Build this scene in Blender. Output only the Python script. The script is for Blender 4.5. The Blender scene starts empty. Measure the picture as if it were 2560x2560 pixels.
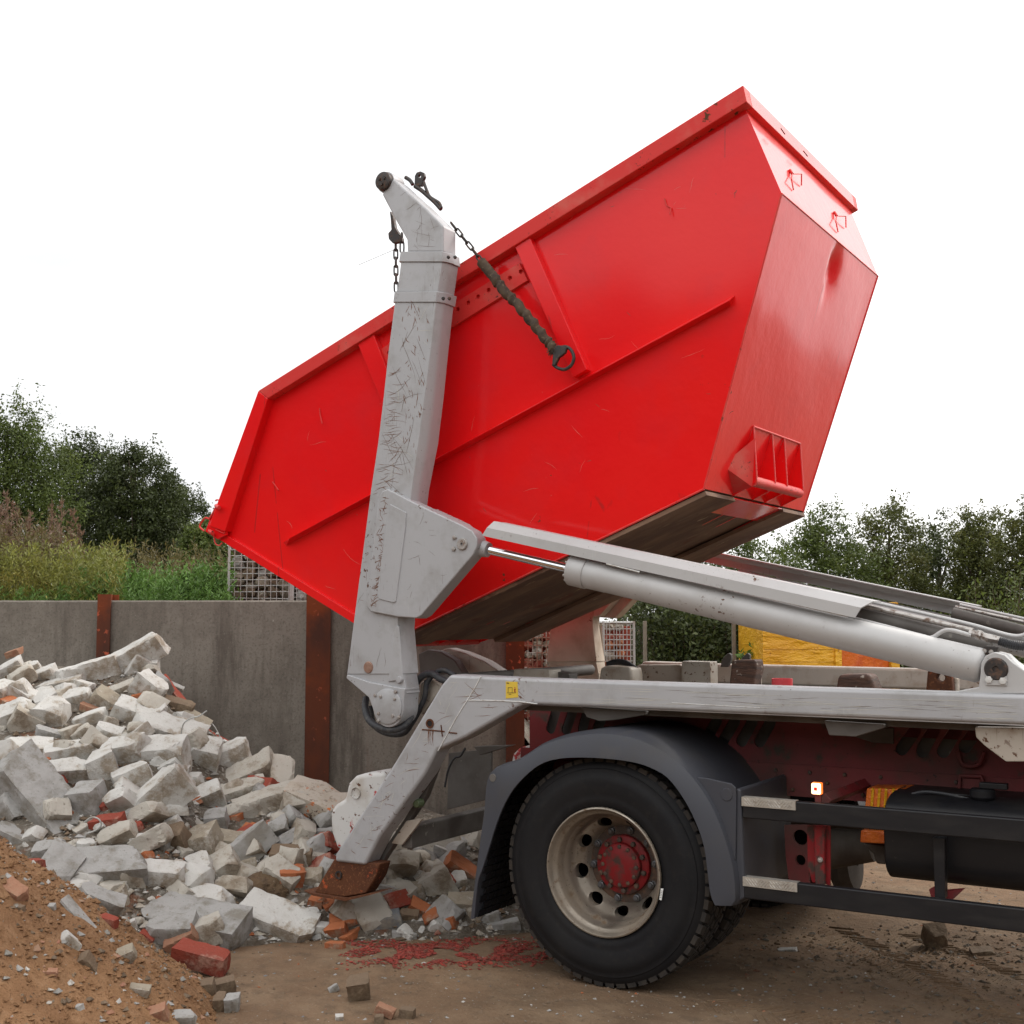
import bpy, bmesh, random
import numpy as np
from math import *
from mathutils import Vector, Matrix, noise
scene = bpy.context.scene
col = scene.collection
random.seed(7); rng = np.random.default_rng(7)

# ------------------------------------------------------------------ camera
FPX, PSI, TH, CH = 3100.0, radians(31.55), atan(265/3100), 1.695
cd = bpy.data.cameras.new('camera'); cam = bpy.data.objects.new('camera', cd); col.objects.link(cam)
cd.sensor_width = 36; cd.lens = 36*FPX/2560; cd.clip_end = 2000; cd.clip_start = 0.05
cam.location = (0, 0, CH); cam.rotation_euler = (pi/2+TH, 0, PSI)
scene.camera = cam
scene.render.resolution_x = scene.render.resolution_y = 1024
CP = Vector((0, 0, CH))
FW = Vector((-sin(PSI)*cos(TH), cos(PSI)*cos(TH), sin(TH)))
RT = Vector((cos(PSI), sin(PSI), 0)); UP = RT.cross(FW)
FH = Vector((-sin(PSI), cos(PSI), 0))
# measured points are given in steps of a 1932 px wide print; each is put at its true distance
def ray(u, v): return FW*FPX + RT*(u*1.325-1280) - UP*(v*1.325-1280)
def T(p, Y): r = ray(*p); return CP + r*(Y/r.y)
def TZ(p, z=0.): r = ray(*p); return CP + r*((z-CH)/r.z)
def TD(p, d): return CP + ray(*p)*(d/FPX)
z1 = lambda x, y: (603.8+x*.2734, 286.8+y*.2734)
z2 = lambda x, y: (1283+x*.21876, 113.2+y*.21876)
z3 = lambda x, y: (1245.3+x*.2344, 717+y*.2344)
z4 = lambda x, y: (603.8+x*.2734, 905.7+y*.2734)
z5 = lambda x, y: (830.2+x*.3125, 943.4+y*.3125)
z6 = lambda x, y: (1434+x*.2578, 1094.3+y*.2578)
b1 = lambda x, y: (566+x*.2773, 1396.2+y*.2773)
b2 = lambda x, y: (905.7+x*.2734, 1358.5+y*.2734)
b3 = lambda x, y: (1396.2+x*.27737, 1320.8+y*.27737)
b4 = lambda x, y: (x*.33205, 1132.1+y*.33205)
b5 = lambda x, y: (x*.33205, 1509.4+y*.33205)
b6 = lambda x, y: (x*.33205, 717+y*.33205)
b7 = lambda x, y: (1132.1+x*.2344, 1132.1+y*.2344)
def G(s, d, z=0.): return RT*s + FH*d + Vector((0, 0, z))      # site grid: s to the right, d away

# ------------------------------------------------------------------ world, sun, exposure
SUN_EL, SUN_AZ = radians(40), radians(-62)      # azimuth measured from the camera's heading, + to the left
w = bpy.data.worlds.new('World'); scene.world = w; w.use_nodes = True
nt = w.node_tree; nt.nodes.clear(); N = nt.nodes.new; L = nt.links.new
out = N('ShaderNodeOutputWorld'); bg = N('ShaderNodeBackground'); bg.inputs[1].default_value = 0.1
sky = N('ShaderNodeTexSky'); sky.sky_type = 'NISHITA'; sky.sun_disc = False; sky.sun_elevation = SUN_EL
sky.air_density = 1.0; sky.dust_density = 4.0
hd = FH.to_3d(); hd.rotate(Matrix.Rotation(SUN_AZ, 3, 'Z'))
sund = Vector((hd.x*cos(SUN_EL), hd.y*cos(SUN_EL), sin(SUN_EL)))
sky.sun_rotation = atan2(sund.x, sund.y)
tc = N('ShaderNodeTexCoord')
def glow(direction, power, colr):
    dt = N('ShaderNodeVectorMath'); dt.operation = 'DOT_PRODUCT'; L(tc.outputs['Generated'], dt.inputs[0]); dt.inputs[1].default_value = direction.normalized()
    mx = N('ShaderNodeMath'); mx.operation = 'MAXIMUM'; L(dt.outputs['Value'], mx.inputs[0]); mx.inputs[1].default_value = 0
    pw = N('ShaderNodeMath'); pw.operation = 'POWER'; L(mx.outputs[0], pw.inputs[0]); pw.inputs[1].default_value = power
    sc = N('ShaderNodeVectorMath'); sc.operation = 'SCALE'; sc.inputs[0].default_value = colr; L(pw.outputs[0], sc.inputs['Scale'])
    return sc.outputs[0]
nz = N('ShaderNodeTexNoise'); nz.inputs['Scale'].default_value = 2.6; nz.inputs['Detail'].default_value = 6
mp = N('ShaderNodeMapping'); mp.inputs['Scale'].default_value = (1, 1, 3.2); L(tc.outputs['Generated'], mp.inputs[0]); L(mp.outputs[0], nz.inputs['Vector'])
cr = N('ShaderNodeValToRGB'); cr.color_ramp.elements[0].position = .36; cr.color_ramp.elements[0].color = (9.0, 9.1, 9.3, 1)
cr.color_ramp.elements[1].position = .60; cr.color_ramp.elements[1].color = (11.8, 11.8, 11.8, 1); L(nz.outputs[0], cr.inputs[0])
mix = N('ShaderNodeMix'); mix.data_type = 'RGBA'; mix.inputs['Factor'].default_value = .93
L(sky.outputs[0], mix.inputs['A']); L(cr.outputs[0], mix.inputs['B'])
def vadd(a, b):
    n = N('ShaderNodeVectorMath'); n.operation = 'ADD'; L(a, n.inputs[0]); L(b, n.inputs[1]); return n.outputs[0]
# thin overcast: brighter round the veiled sun
tot = vadd(mix.outputs['Result'], glow(sund, 4, (13.5, 13, 12.3)))
tot = vadd(tot, glow(-FH*1.0-RT*.35+Vector((0, 0, 1.1)), 4, (11, 11, 11)))  # added fill glow behind the left shoulder, in place of camera flash
L(tot, bg.inputs[0]); L(bg.outputs[0], out.inputs[0])
sl = bpy.data.lights.new('sun', 'SUN'); so = bpy.data.objects.new('sun', sl); col.objects.link(so)
sl.energy = 1.3; sl.angle = radians(12); sl.color = (1, .96, .9)
so.rotation_euler = (-sund).to_track_quat('-Z', 'Y').to_euler()
vs = scene.view_settings; vs.view_transform = 'Standard'; vs.look = 'None'; vs.gamma = 1; vs.exposure = 0.14; vs.use_curve_mapping = False
scene.render.engine = 'CYCLES'

# ------------------------------------------------------------------ materials
def mat(name, base, rough=.6, metal=0., layers=(), bump=(), coat=0., spec=.5, alt=None, island=0.):
    m = bpy.data.materials.new(name); m.use_nodes = True; t = m.node_tree; N = t.nodes.new; L = t.links.new
    bs = t.nodes['Principled BSDF']; tc = N('ShaderNodeTexCoord'); co = tc.outputs['Object']
    def tex(d):
        v = N('ShaderNodeMapping'); v.inputs['Scale'].default_value = d.get('st', (1, 1, 1)); v.inputs['Rotation'].default_value = d.get('rot', (0, 0, 0))
        v.inputs['Location'].default_value = d.get('loc', (0, 0, 0)); L(co, v.inputs[0])
        k = d.get('kind', 'noise')
        if k == 'noise':
            n = N('ShaderNodeTexNoise'); n.inputs['Scale'].default_value = d['s']; n.inputs['Detail'].default_value = d.get('det', 5); n.inputs['Roughness'].default_value = d.get('r', .6)
            n.inputs['Distortion'].default_value = d.get('dis', 0); o = n.outputs[0]
        elif k == 'vor':
            n = N('ShaderNodeTexVoronoi'); n.inputs['Scale'].default_value = d['s']; n.feature = d.get('f', 'F1'); o = n.outputs['Distance']
        L(v.outputs[0], n.inputs['Vector'])
        mr = N('ShaderNodeMapRange'); mr.inputs['From Min'].default_value = d['lo']; mr.inputs['From Max'].default_value = d['hi']; L(o, mr.inputs['Value'])
        o = mr.outputs[0]
        if 'mask' in d:
            mm = N('ShaderNodeMath'); mm.operation = 'MULTIPLY'; L(o, mm.inputs[0]); L(tex(d['mask']), mm.inputs[1]); o = mm.outputs[0]
        if 'amt' in d:
            mm = N('ShaderNodeMath'); mm.operation = 'MULTIPLY'; L(o, mm.inputs[0]); mm.inputs[1].default_value = d['amt']; o = mm.outputs[0]
        return o
    c = N('ShaderNodeRGB'); c.outputs[0].default_value = (*base, 1); c = c.outputs[0]
    r = N('ShaderNodeValue'); r.outputs[0].default_value = rough; r = r.outputs[0]
    mt = N('ShaderNodeValue'); mt.outputs[0].default_value = metal; mt = mt.outputs[0]
    if island:
        g = N('ShaderNodeNewGeometry'); mr = N('ShaderNodeMapRange'); L(g.outputs['Random Per Island'], mr.inputs['Value'])
        mr.inputs['To Min'].default_value = 1-island; mr.inputs['To Max'].default_value = 1+island
        sc = N('ShaderNodeVectorMath'); sc.operation = 'SCALE'; L(c, sc.inputs[0]); L(mr.outputs[0], sc.inputs['Scale']); c = sc.outputs[0]
    for d in layers:
        f = tex(d)
        mx = N('ShaderNodeMix'); mx.data_type = 'RGBA'; L(f, mx.inputs['Factor']); L(c, mx.inputs['A'])
        if len(d['c']) == 3: mx.inputs['B'].default_value = (*d['c'], 1)
        c = mx.outputs['Result']
        if 'rr' in d:
            mx = N('ShaderNodeMix'); L(f, mx.inputs['Factor']); L(r, mx.inputs['A']); mx.inputs['B'].default_value = d['rr']; r = mx.outputs['Result']
        if metal > 0 and 'rr' in d:
            mx = N('ShaderNodeMix'); L(f, mx.inputs['Factor']); L(mt, mx.inputs['A']); mx.inputs['B'].default_value = 0; mt = mx.outputs['Result']
    L(c, bs.inputs['Base Color']); L(r, bs.inputs['Roughness']); L(mt, bs.inputs['Metallic'])
    bs.inputs['Specular IOR Level'].default_value = spec
    if coat: bs.inputs['Coat Weight'].default_value = coat; bs.inputs['Coat Roughness'].default_value = .10; bs.inputs['Coat IOR'].default_value = 1.5
    prev = None
    for (s, st, strength, dist) in bump:
        n = N('ShaderNodeTexNoise'); n.inputs['Scale'].default_value = s; n.inputs['Detail'].default_value = 6; n.inputs['Roughness'].default_value = .65
        v = N('ShaderNodeMapping'); v.inputs['Scale'].default_value = st; L(co, v.inputs[0]); L(v.outputs[0], n.inputs['Vector'])
        b = N('ShaderNodeBump'); b.inputs['Strength'].default_value = strength; b.inputs['Distance'].default_value = dist; L(n.outputs[0], b.inputs['Height'])
        if prev: L(prev, b.inputs['Normal'])
        prev = b.outputs[0]
    if prev: L(prev, bs.inputs['Normal'])
    m['bsdf'] = 1
    return m
RUST = (.10, .042, .02); S1 = (1, 1, 1)
def scratch(rot, s=110, lo=.66, st=(1, 1, .05), c=RUST, mlo=.5, mhi=.6, ms=2.2, amt=.9):
    return dict(s=s, st=st, rot=rot, det=1, lo=lo, hi=lo+.025, c=c, rr=.8, amt=amt, mask=dict(s=ms, lo=mlo, hi=mhi, loc=(rot[1]*3, 1, 2)))
M = {}
M['red'] = mat('red_paint', (.80, .007, .010), .34, coat=.6, spec=.12, layers=[
    dict(s=.9, lo=.42, hi=.7, c=(.82, .012, .010)), dict(s=3.0, lo=.5, hi=.75, c=(.70, .014, .020), rr=.42, amt=.6),
    dict(s=38, lo=.70, hi=.78, c=(.62, .20, .16), rr=.7, amt=.6, mask=dict(s=1.6, lo=.45, hi=.65)),
    dict(s=16, lo=.69, hi=.72, c=RUST, rr=.8, mask=dict(s=.8, lo=.55, hi=.62)),
    dict(kind='vor', f='DISTANCE_TO_EDGE', s=1.4, st=(1, 1, .18), rot=(0, .4, 0), lo=.006, hi=.002, c=(.35, .02, .02), amt=.6, mask=dict(s=2.0, lo=.56, hi=.6))],
    bump=[(1.3, S1, .22, .05), (5, S1, .07, .01), (60, S1, .04, .002)])
M['red_edge'] = mat('worn_red_paint', (.66, .035, .03), .45, spec=.3, layers=[
    dict(s=5, lo=.5, hi=.7, c=(.62, .13, .10), rr=.6, amt=.7), dict(s=22, lo=.60, hi=.64, c=RUST, rr=.85, mask=dict(s=3, lo=.5, hi=.56)),
    dict(s=70, lo=.60, hi=.66, c=(.05, .03, .025), rr=.85, mask=dict(s=7, lo=.56, hi=.6))], bump=[(30, S1, .15, .004)])
M['red_dull'] = mat('dusty_dark_red_paint', (.16, .014, .016), .55, layers=[
    dict(s=2.2, lo=.42, hi=.62, c=(.085, .03, .025), rr=.8), dict(s=9, lo=.58, hi=.68, c=(.06, .045, .035), rr=.9), dict(s=40, lo=.64, hi=.7, c=(.02, .015, .012), rr=.9)], bump=[(25, S1, .2, .004)])
M['red_bright'] = mat('red_hub_paint', (.20, .010, .012), .5, spec=.3, layers=[dict(s=14, lo=.47, hi=.6, c=(.06, .035, .028), rr=.9)])
def silver(name, base, dirt, amt, rustlo=.56):
    return mat(name, base, .48, .15, spec=.35, layers=[
        dict(s=1.8, lo=.4, hi=.75, c=tuple(b*.86 for b in base), amt=.8), dict(s=7, lo=.5, hi=.75, c=dirt, rr=.75, amt=amt),
        scratch((0, .12, 0), 190, .69, c=(.15, .11, .08), amt=.6, mlo=.54),
        scratch((0, -.5, .3), 190, .69, c=(.5, .5, .47), ms=2.6, amt=.6),
        dict(s=34, lo=.60, hi=.64, c=RUST, rr=.85, mask=dict(s=2.3, lo=rustlo, hi=rustlo+.06)),
        dict(s=90, lo=.66, hi=.70, c=(.06, .035, .02), rr=.85, amt=.9, mask=dict(s=4, lo=.5, hi=.58))],
        bump=[(3, S1, .1, .01), (50, S1, .06, .002)])
M['silver'] = silver('grey_metallic_paint', (.41, .41, .42), (.22, .205, .18), .5)
M['silver_clean'] = silver('clean_grey_metallic_paint', (.48, .475, .47), (.34, .32, .30), .3, .62)
M['silver_dirty'] = silver('dirt_stained_grey_paint', (.46, .41, .35), (.27, .20, .14), 1.0, .5)
M['far_arm'] = mat('mud_dusted_beige_paint', (.56, .49, .40), .75, spec=.2, layers=[dict(s=5, lo=.45, hi=.7, c=(.40, .32, .24)), dict(s=30, lo=.6, hi=.66, c=(.14, .07, .04), mask=dict(s=3, lo=.5, hi=.58))])
M['weld'] = mat('whitish_paint', (.6, .6, .58), .5, layers=[dict(s=20, lo=.5, hi=.65, c=(.3, .22, .16), amt=.7)])
M['chrome'] = mat('polished_steel', (.72, .73, .75), .08, 1.0)
M['steel'] = mat('worn_steel', (.36, .34, .32), .35, .8, layers=[dict(s=30, lo=.5, hi=.65, c=(.12, .07, .045), rr=.8)])
M['bolt'] = mat('greyish_bolt_steel', (.38, .36, .34), .45, .4, layers=[dict(s=60, lo=.45, hi=.7, c=(.15, .09, .06), rr=.8)])
M['rust'] = mat('rusty_steel', (.11, .042, .02), .85, spec=.2, layers=[dict(s=6, lo=.42, hi=.62, c=(.07, .028, .016)), dict(s=24, lo=.62, hi=.68, c=(.42, .085, .03), mask=dict(s=3, lo=.48, hi=.6)), dict(s=90, lo=.55, hi=.7, c=(.22, .09, .04))], bump=[(60, S1, .35, .004)])
M['post'] = mat('rusty_red_oxide_steel', (.12, .036, .018), .85, spec=.2, layers=[dict(s=3, st=(1, 1, .5), lo=.42, hi=.6, c=(.075, .03, .02)), dict(s=1.5, lo=.5, hi=.6, c=(.19, .045, .016)), dict(s=22, lo=.60, hi=.64, c=(.55, .12, .06), mask=dict(s=2.4, st=(1, 1, .4), lo=.5, hi=.58))], bump=[(50, S1, .3, .004)])
M['darkiron'] = mat('dark_iron', (.045, .04, .038), .5, .5, layers=[dict(s=40, lo=.5, hi=.65, c=(.10, .055, .035), rr=.8)], bump=[(60, S1, .2, .003)])
M['floor'] = mat('scraped_rusty_floor_plate', (.19, .108, .064), .75, layers=[
    dict(s=3.0, st=(.5, 1.3, .9), rot=(0, .37, .2), lo=.44, hi=.58, c=(.115, .06, .036)), dict(s=8, st=(.35, 1.3, .9), rot=(0, .37, .3), lo=.57, hi=.66, c=(.24, .155, .095), r=.75, amt=.7), dict(s=3.3, lo=.6, hi=.66, c=(.13, .045, .02)),
    dict(s=18, st=(.3, 1.2, .6), rot=(0, .37, .3), lo=.68, hi=.72, c=(.38, .28, .18))], bump=[(8, (.4, 1.2, .8), .35, .012), (60, S1, .3, .003)])
M['rubber'] = mat('tyre_rubber', (.0085, .0085, .010), .62, spec=.22, layers=[dict(s=2.5, lo=.4, hi=.75, c=(.016, .015, .015)), dict(s=30, lo=.55, hi=.75, c=(.03, .026, .022), amt=.35)], bump=[(40, S1, .08, .002)])
M['tread'] = mat('dusty_tyre_tread', (.020, .017, .015), .85, layers=[dict(s=12, lo=.45, hi=.65, c=(.042, .033, .025))], bump=[(50, S1, .2, .003)])
M['rim'] = mat('tarnished_silver_wheel_paint', (.34, .30, .25), .33, .8, layers=[dict(s=4, lo=.4, hi=.65, c=(.18, .14, .10), rr=.55), dict(s=16, lo=.58, hi=.68, c=(.13, .085, .05), rr=.8), dict(s=70, lo=.62, hi=.7, c=(.07, .045, .03), rr=.85)], bump=[(40, S1, .15, .003)])
M['hub'] = mat('dirty_hub_metal', (.075, .055, .045), .7, .3, layers=[dict(s=25, lo=.45, hi=.6, c=(.13, .075, .05)), dict(s=60, lo=.6, hi=.7, c=(.03, .025, .02))], bump=[(60, S1, .4, .005)])
M['nut'] = mat('grimy_nut_steel', (.11, .11, .115), .45, .5)
M['black'] = mat('black_enamel', (.010, .010, .012), .42, spec=.35, layers=[dict(s=4, st=(1, 1, 4), lo=.45, hi=.75, c=(.02, .018, .017), rr=.6), dict(s=60, lo=.68, hi=.75, c=(.12, .10, .08), amt=.5)], bump=[(60, S1, .06, .002)])
M['plastic'] = mat('dark_grey_mudguard_plastic', (.048, .050, .060), .5, spec=.35, layers=[dict(s=3, lo=.48, hi=.7, c=(.055, .053, .055), rr=.6), dict(s=2, lo=.56, hi=.68, c=(.10, .088, .072), rr=.8, amt=.6)], bump=[(150, S1, .08, .001)])
M['hose'] = mat('black_hose_wrap', (.028, .029, .033), .6, layers=[dict(s=30, lo=.5, hi=.7, c=(.06, .058, .055))], bump=[(40, S1, .3, .004)])
M['deck'] = mat('dirty_deck_metal', (.10, .085, .07), .7, layers=[dict(s=5, lo=.4, hi=.65, c=(.05, .036, .028))], bump=[(30, S1, .2, .004)])
M['darkgrey'] = mat('dusty_grey_steel', (.11, .10, .09), .65, layers=[dict(s=4, lo=.42, hi=.65, c=(.065, .055, .048)), dict(s=20, lo=.62, hi=.68, c=(.24, .22, .19), mask=dict(s=3, lo=.5, hi=.6))], bump=[(30, S1, .15, .004)])
M['plate'] = mat('chequered_aluminium', (.5, .47, .42), .4, .6, layers=[dict(s=30, lo=.5, hi=.7, c=(.25, .21, .17), rr=.7)])
M['cloth'] = mat('brown_fabric_sleeve', (.085, .058, .036), .95, layers=[dict(s=14, lo=.42, hi=.62, c=(.045, .032, .024)), dict(s=60, lo=.58, hi=.68, c=(.15, .11, .07))], bump=[(120, S1, .5, .004)])
M['yellow'] = mat('dented_yellow_paint', (.68, .36, .012), .4, layers=[dict(s=3, lo=.45, hi=.7, c=(.60, .29, .012)), dict(s=20, lo=.66, hi=.7, c=(.35, .12, .02), amt=.8)], bump=[(1.2, (1, 1, 2.4), 1.0, .10), (5, S1, .25, .02)])
M['orange'] = mat('orange_paint', (.62, .14, .012), .4, layers=[dict(s=9, lo=.45, hi=.7, c=(.50, .085, .012))], bump=[(9, S1, .8, .03)])
M['sticker'] = mat('yellow_sticker', (.66, .46, .05), .5)
M['ink'] = mat('black_print', (.03, .02, .02), .6)
M['inkred'] = mat('red_print', (.35, .04, .02), .6)
M['white'] = mat('white_label', (.75, .75, .73), .5)
M['redplastic'] = mat('red_plastic', (.62, .06, .07), .35)
M['galv'] = mat('galvanised_wire', (.42, .42, .40), .45, .4, layers=[dict(s=20, lo=.5, hi=.65, c=(.22, .14, .09), rr=.8, amt=.6)])
M['rustwire'] = mat('rusty_wire', (.18, .075, .045), .8, layers=[dict(s=12, lo=.5, hi=.6, c=(.32, .28, .25))])
M['wood'] = mat('weathered_fence_wood', (.20, .17, .13), .85, layers=[dict(s=8, st=(6, 6, 1), lo=.4, hi=.7, c=(.10, .085, .065))])
M['timber'] = mat('oily_timber_block', (.085, .038, .022), .7, layers=[dict(s=10, st=(1, 1, 6), lo=.45, hi=.6, c=(.045, .022, .014)), dict(s=25, lo=.62, hi=.68, c=(.35, .30, .25))], bump=[(20, (1, 1, 5), .5, .01)])
def emis(name, c, s):
    m = bpy.data.materials.new(name); m.use_nodes = True; b = m.node_tree.nodes['Principled BSDF']
    b.inputs['Base Color'].default_value = (*c, 1); b.inputs['Emission Color'].default_value = (*c, 1); b.inputs['Emission Strength'].default_value = s; return m
M['lamp'] = emis('flash_glint_lens', (1, .62, .35), 3.2); M['lampred'] = emis('red_reflector_core', (.75, .01, .005), .7); M['lamprim'] = emis('orange_lens_edge', (1, .16, .02), 1.3)  # emission stands in for flash thrown back by the marker's reflector
def conc(name, base, d1, d2, sc=1., glint=.0):
    return mat(name, base, .88, spec=.25, layers=[dict(s=5*sc, lo=.45, hi=.62, c=d1), dict(s=6*sc, lo=.51, hi=.62, c=d2, amt=.85, r=.75), dict(s=70, lo=.62, hi=.72, c=tuple(x*.55 for x in d2), amt=.7),
        dict(kind='vor', f='DISTANCE_TO_EDGE', s=3.5, dis=1, lo=.006, hi=.001, c=tuple(x*.6 for x in d2), amt=.6, mask=dict(s=5, lo=.56, hi=.62))],
        bump=[(6, S1, .5, .03), (28, S1, .5, .012), (110, S1, .35, .004)])
M['w'] = conc('pale_aerated_concrete', (.50, .485, .455), (.42, .395, .355), (.25, .20, .145))
M['w2'] = conc('pale_dusty_concrete', (.41, .38, .33), (.33, .29, .235), (.20, .155, .11))
M['g'] = conc('grey_cast_concrete', (.33, .32, .305), (.25, .24, .22), (.20, .18, .15), 1.6)
M['b'] = conc('mud_covered_concrete', (.30, .26, .20), (.20, .155, .11), (.42, .39, .34), 1.4)
M['r'] = conc('dark_red_brick', (.26, .055, .035), (.20, .05, .035), (.36, .20, .15))
M['o'] = conc('orange_brick', (.36, .12, .05), (.28, .09, .042), (.33, .24, .17))
M['k'] = conc('pink_brick', (.31, .16, .10), (.31, .21, .14), (.28, .11, .07))
M['d'] = conc('brown_stone', (.17, .12, .08), (.11, .08, .055), (.24, .18, .12))
M['blu'] = conc('blue_grey_brick', (.18, .19, .20), (.14, .14, .14), (.25, .22, .18))
M['spot'] = mat('pale_slab_with_rusty_specks', (.42, .37, .31), .88, layers=[dict(s=8, lo=.45, hi=.7, c=(.34, .28, .21)), dict(s=45, lo=.55, hi=.6, c=(.10, .06, .04), mask=dict(s=3, lo=.4, hi=.6)), dict(s=26, lo=.58, hi=.62, c=(.48, .14, .04), mask=dict(s=5, lo=.5, hi=.55))], bump=[(30, S1, .3, .006)])
M['clod'] = mat('brown_soil_clod', (.135, .085, .045), .95, layers=[dict(s=14, lo=.45, hi=.65, c=(.085, .052, .03)), dict(s=50, lo=.62, hi=.7, c=(.27, .21, .15))], bump=[(30, S1, 1, .03), (90, S1, .6, .01)])
M['mound'] = mat('rubble_dust_and_soil', (.19, .16, .125), .95, layers=[dict(s=6, lo=.42, hi=.6, c=(.11, .085, .06)), dict(s=22, lo=.55, hi=.65, c=(.34, .31, .27)), dict(s=3, lo=.6, hi=.66, c=(.20, .09, .05))], bump=[(20, S1, 1, .05), (70, S1, .8, .02)])
M['ground'] = mat('compacted_sandy_ground', (.205, .130, .078), .92, spec=.2, layers=[
    dict(s=.55, lo=.40, hi=.65, c=(.12, .077, .047)), dict(s=2.6, lo=.45, hi=.7, c=(.235, .165, .105), amt=.8), dict(s=9, lo=.5, hi=.7, c=(.115, .08, .052), amt=.7),
    dict(s=60, lo=.6, hi=.7, c=(.30, .24, .17), amt=.6), dict(s=120, lo=.6, hi=.68, c=(.07, .05, .035), amt=.7)],
    bump=[(3, S1, .6, .05), (18, S1, .6, .02), (80, S1, .6, .006)])
M['sand'] = mat('orange_brown_sand', (.30, .168, .086), .95, spec=.15, layers=[dict(s=2.5, lo=.4, hi=.65, c=(.23, .125, .064)), dict(s=12, lo=.5, hi=.7, c=(.35, .21, .118), amt=.7), dict(s=45, lo=.58, hi=.68, c=(.20, .105, .05), amt=.8)], bump=[(8, S1, .8, .05), (35, S1, .8, .02), (120, S1, .7, .006)])
M['wall'] = mat('stained_concrete_wall', (.215, .192, .160), .9, layers=[
    dict(s=2.4, st=(1, 1, .18), lo=.44, hi=.56, c=(.115, .098, .08), r=.75), dict(s=1.1, lo=.46, hi=.58, c=(.16, .14, .115), r=.8), dict(s=4, st=(1, 1, .06), lo=.55, hi=.68, c=(.20, .18, .15), amt=.9), dict(s=2.2, st=(1, 1, .1), lo=.60, hi=.70, c=(.15, .07, .055), amt=.8),
    dict(s=60, lo=.50, hi=.68, c=(.09, .078, .064), amt=.6), dict(s=110, lo=.62, hi=.68, c=(.32, .30, .26), amt=.6), dict(s=14, st=(1.3, 1.3, .8), lo=.70, hi=.73, c=(.45, .42, .38), rr=.8, mask=dict(s=1.5, lo=.5, hi=.6)), dict(s=150, st=(1, 1, .03), rot=(0, .12, .3), det=1, lo=.70, hi=.72, c=(.36, .33, .29), amt=.5, mask=dict(s=1.6, lo=.56, hi=.62)),
    dict(s=.9, lo=.55, hi=.75, c=(.24, .215, .18), amt=.7)],
    bump=[(3, (.3, .3, 26), .12, .004), (60, S1, .3, .003)])
M['barkwood'] = mat('tree_bark', (.10, .078, .055), .9, bump=[(12, (3, 3, .6), .6, .02)])
def leafm(name, c1, c2, c3):
    m = mat(name, c1, .5, spec=.35, island=.45, layers=[dict(s=.9, lo=.42, hi=.62, c=c2, amt=.75), dict(s=2.2, lo=.55, hi=.72, c=c3, amt=.8)])
    t = m.node_tree; bs = t.nodes['Principled BSDF']; o = t.nodes['Material Output']
    tr = t.nodes.new('ShaderNodeBsdfTranslucent'); src = bs.inputs['Base Color'].links[0].from_socket; t.links.new(src, tr.inputs[0])
    mx = t.nodes.new('ShaderNodeMixShader'); mx.inputs[0].default_value = .3; t.links.new(bs.outputs[0], mx.inputs[1]); t.links.new(tr.outputs[0], mx.inputs[2]); t.links.new(mx.outputs[0], o.inputs[0])
    return m
M['leaf'] = leafm('dark_oak_leaves', (.060, .078, .022), (.040, .052, .017), (.10, .115, .03))
M['leaf2'] = leafm('mid_green_leaves', (.098, .132, .028), (.06, .082, .02), (.15, .18, .042))
M['leaf3'] = leafm('bright_green_leaves', (.12, .22, .045), (.085, .16, .035), (.18, .28, .07))
M['leafy'] = leafm('olive_leaves', (.10, .112, .026), (.058, .068, .018), (.15, .135, .034))
M['weedy'] = leafm('yellow_green_weed_leaves', (.22, .225, .05), (.15, .18, .04), (.30, .205, .045))
M['weedb'] = leafm('brown_seed_heads', (.21, .13, .085), (.15, .10, .07), (.27, .18, .12))
M['weedo'] = leafm('ochre_weed_leaves', (.14, .115, .04), (.10, .085, .035), (.20, .13, .04))

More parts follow.
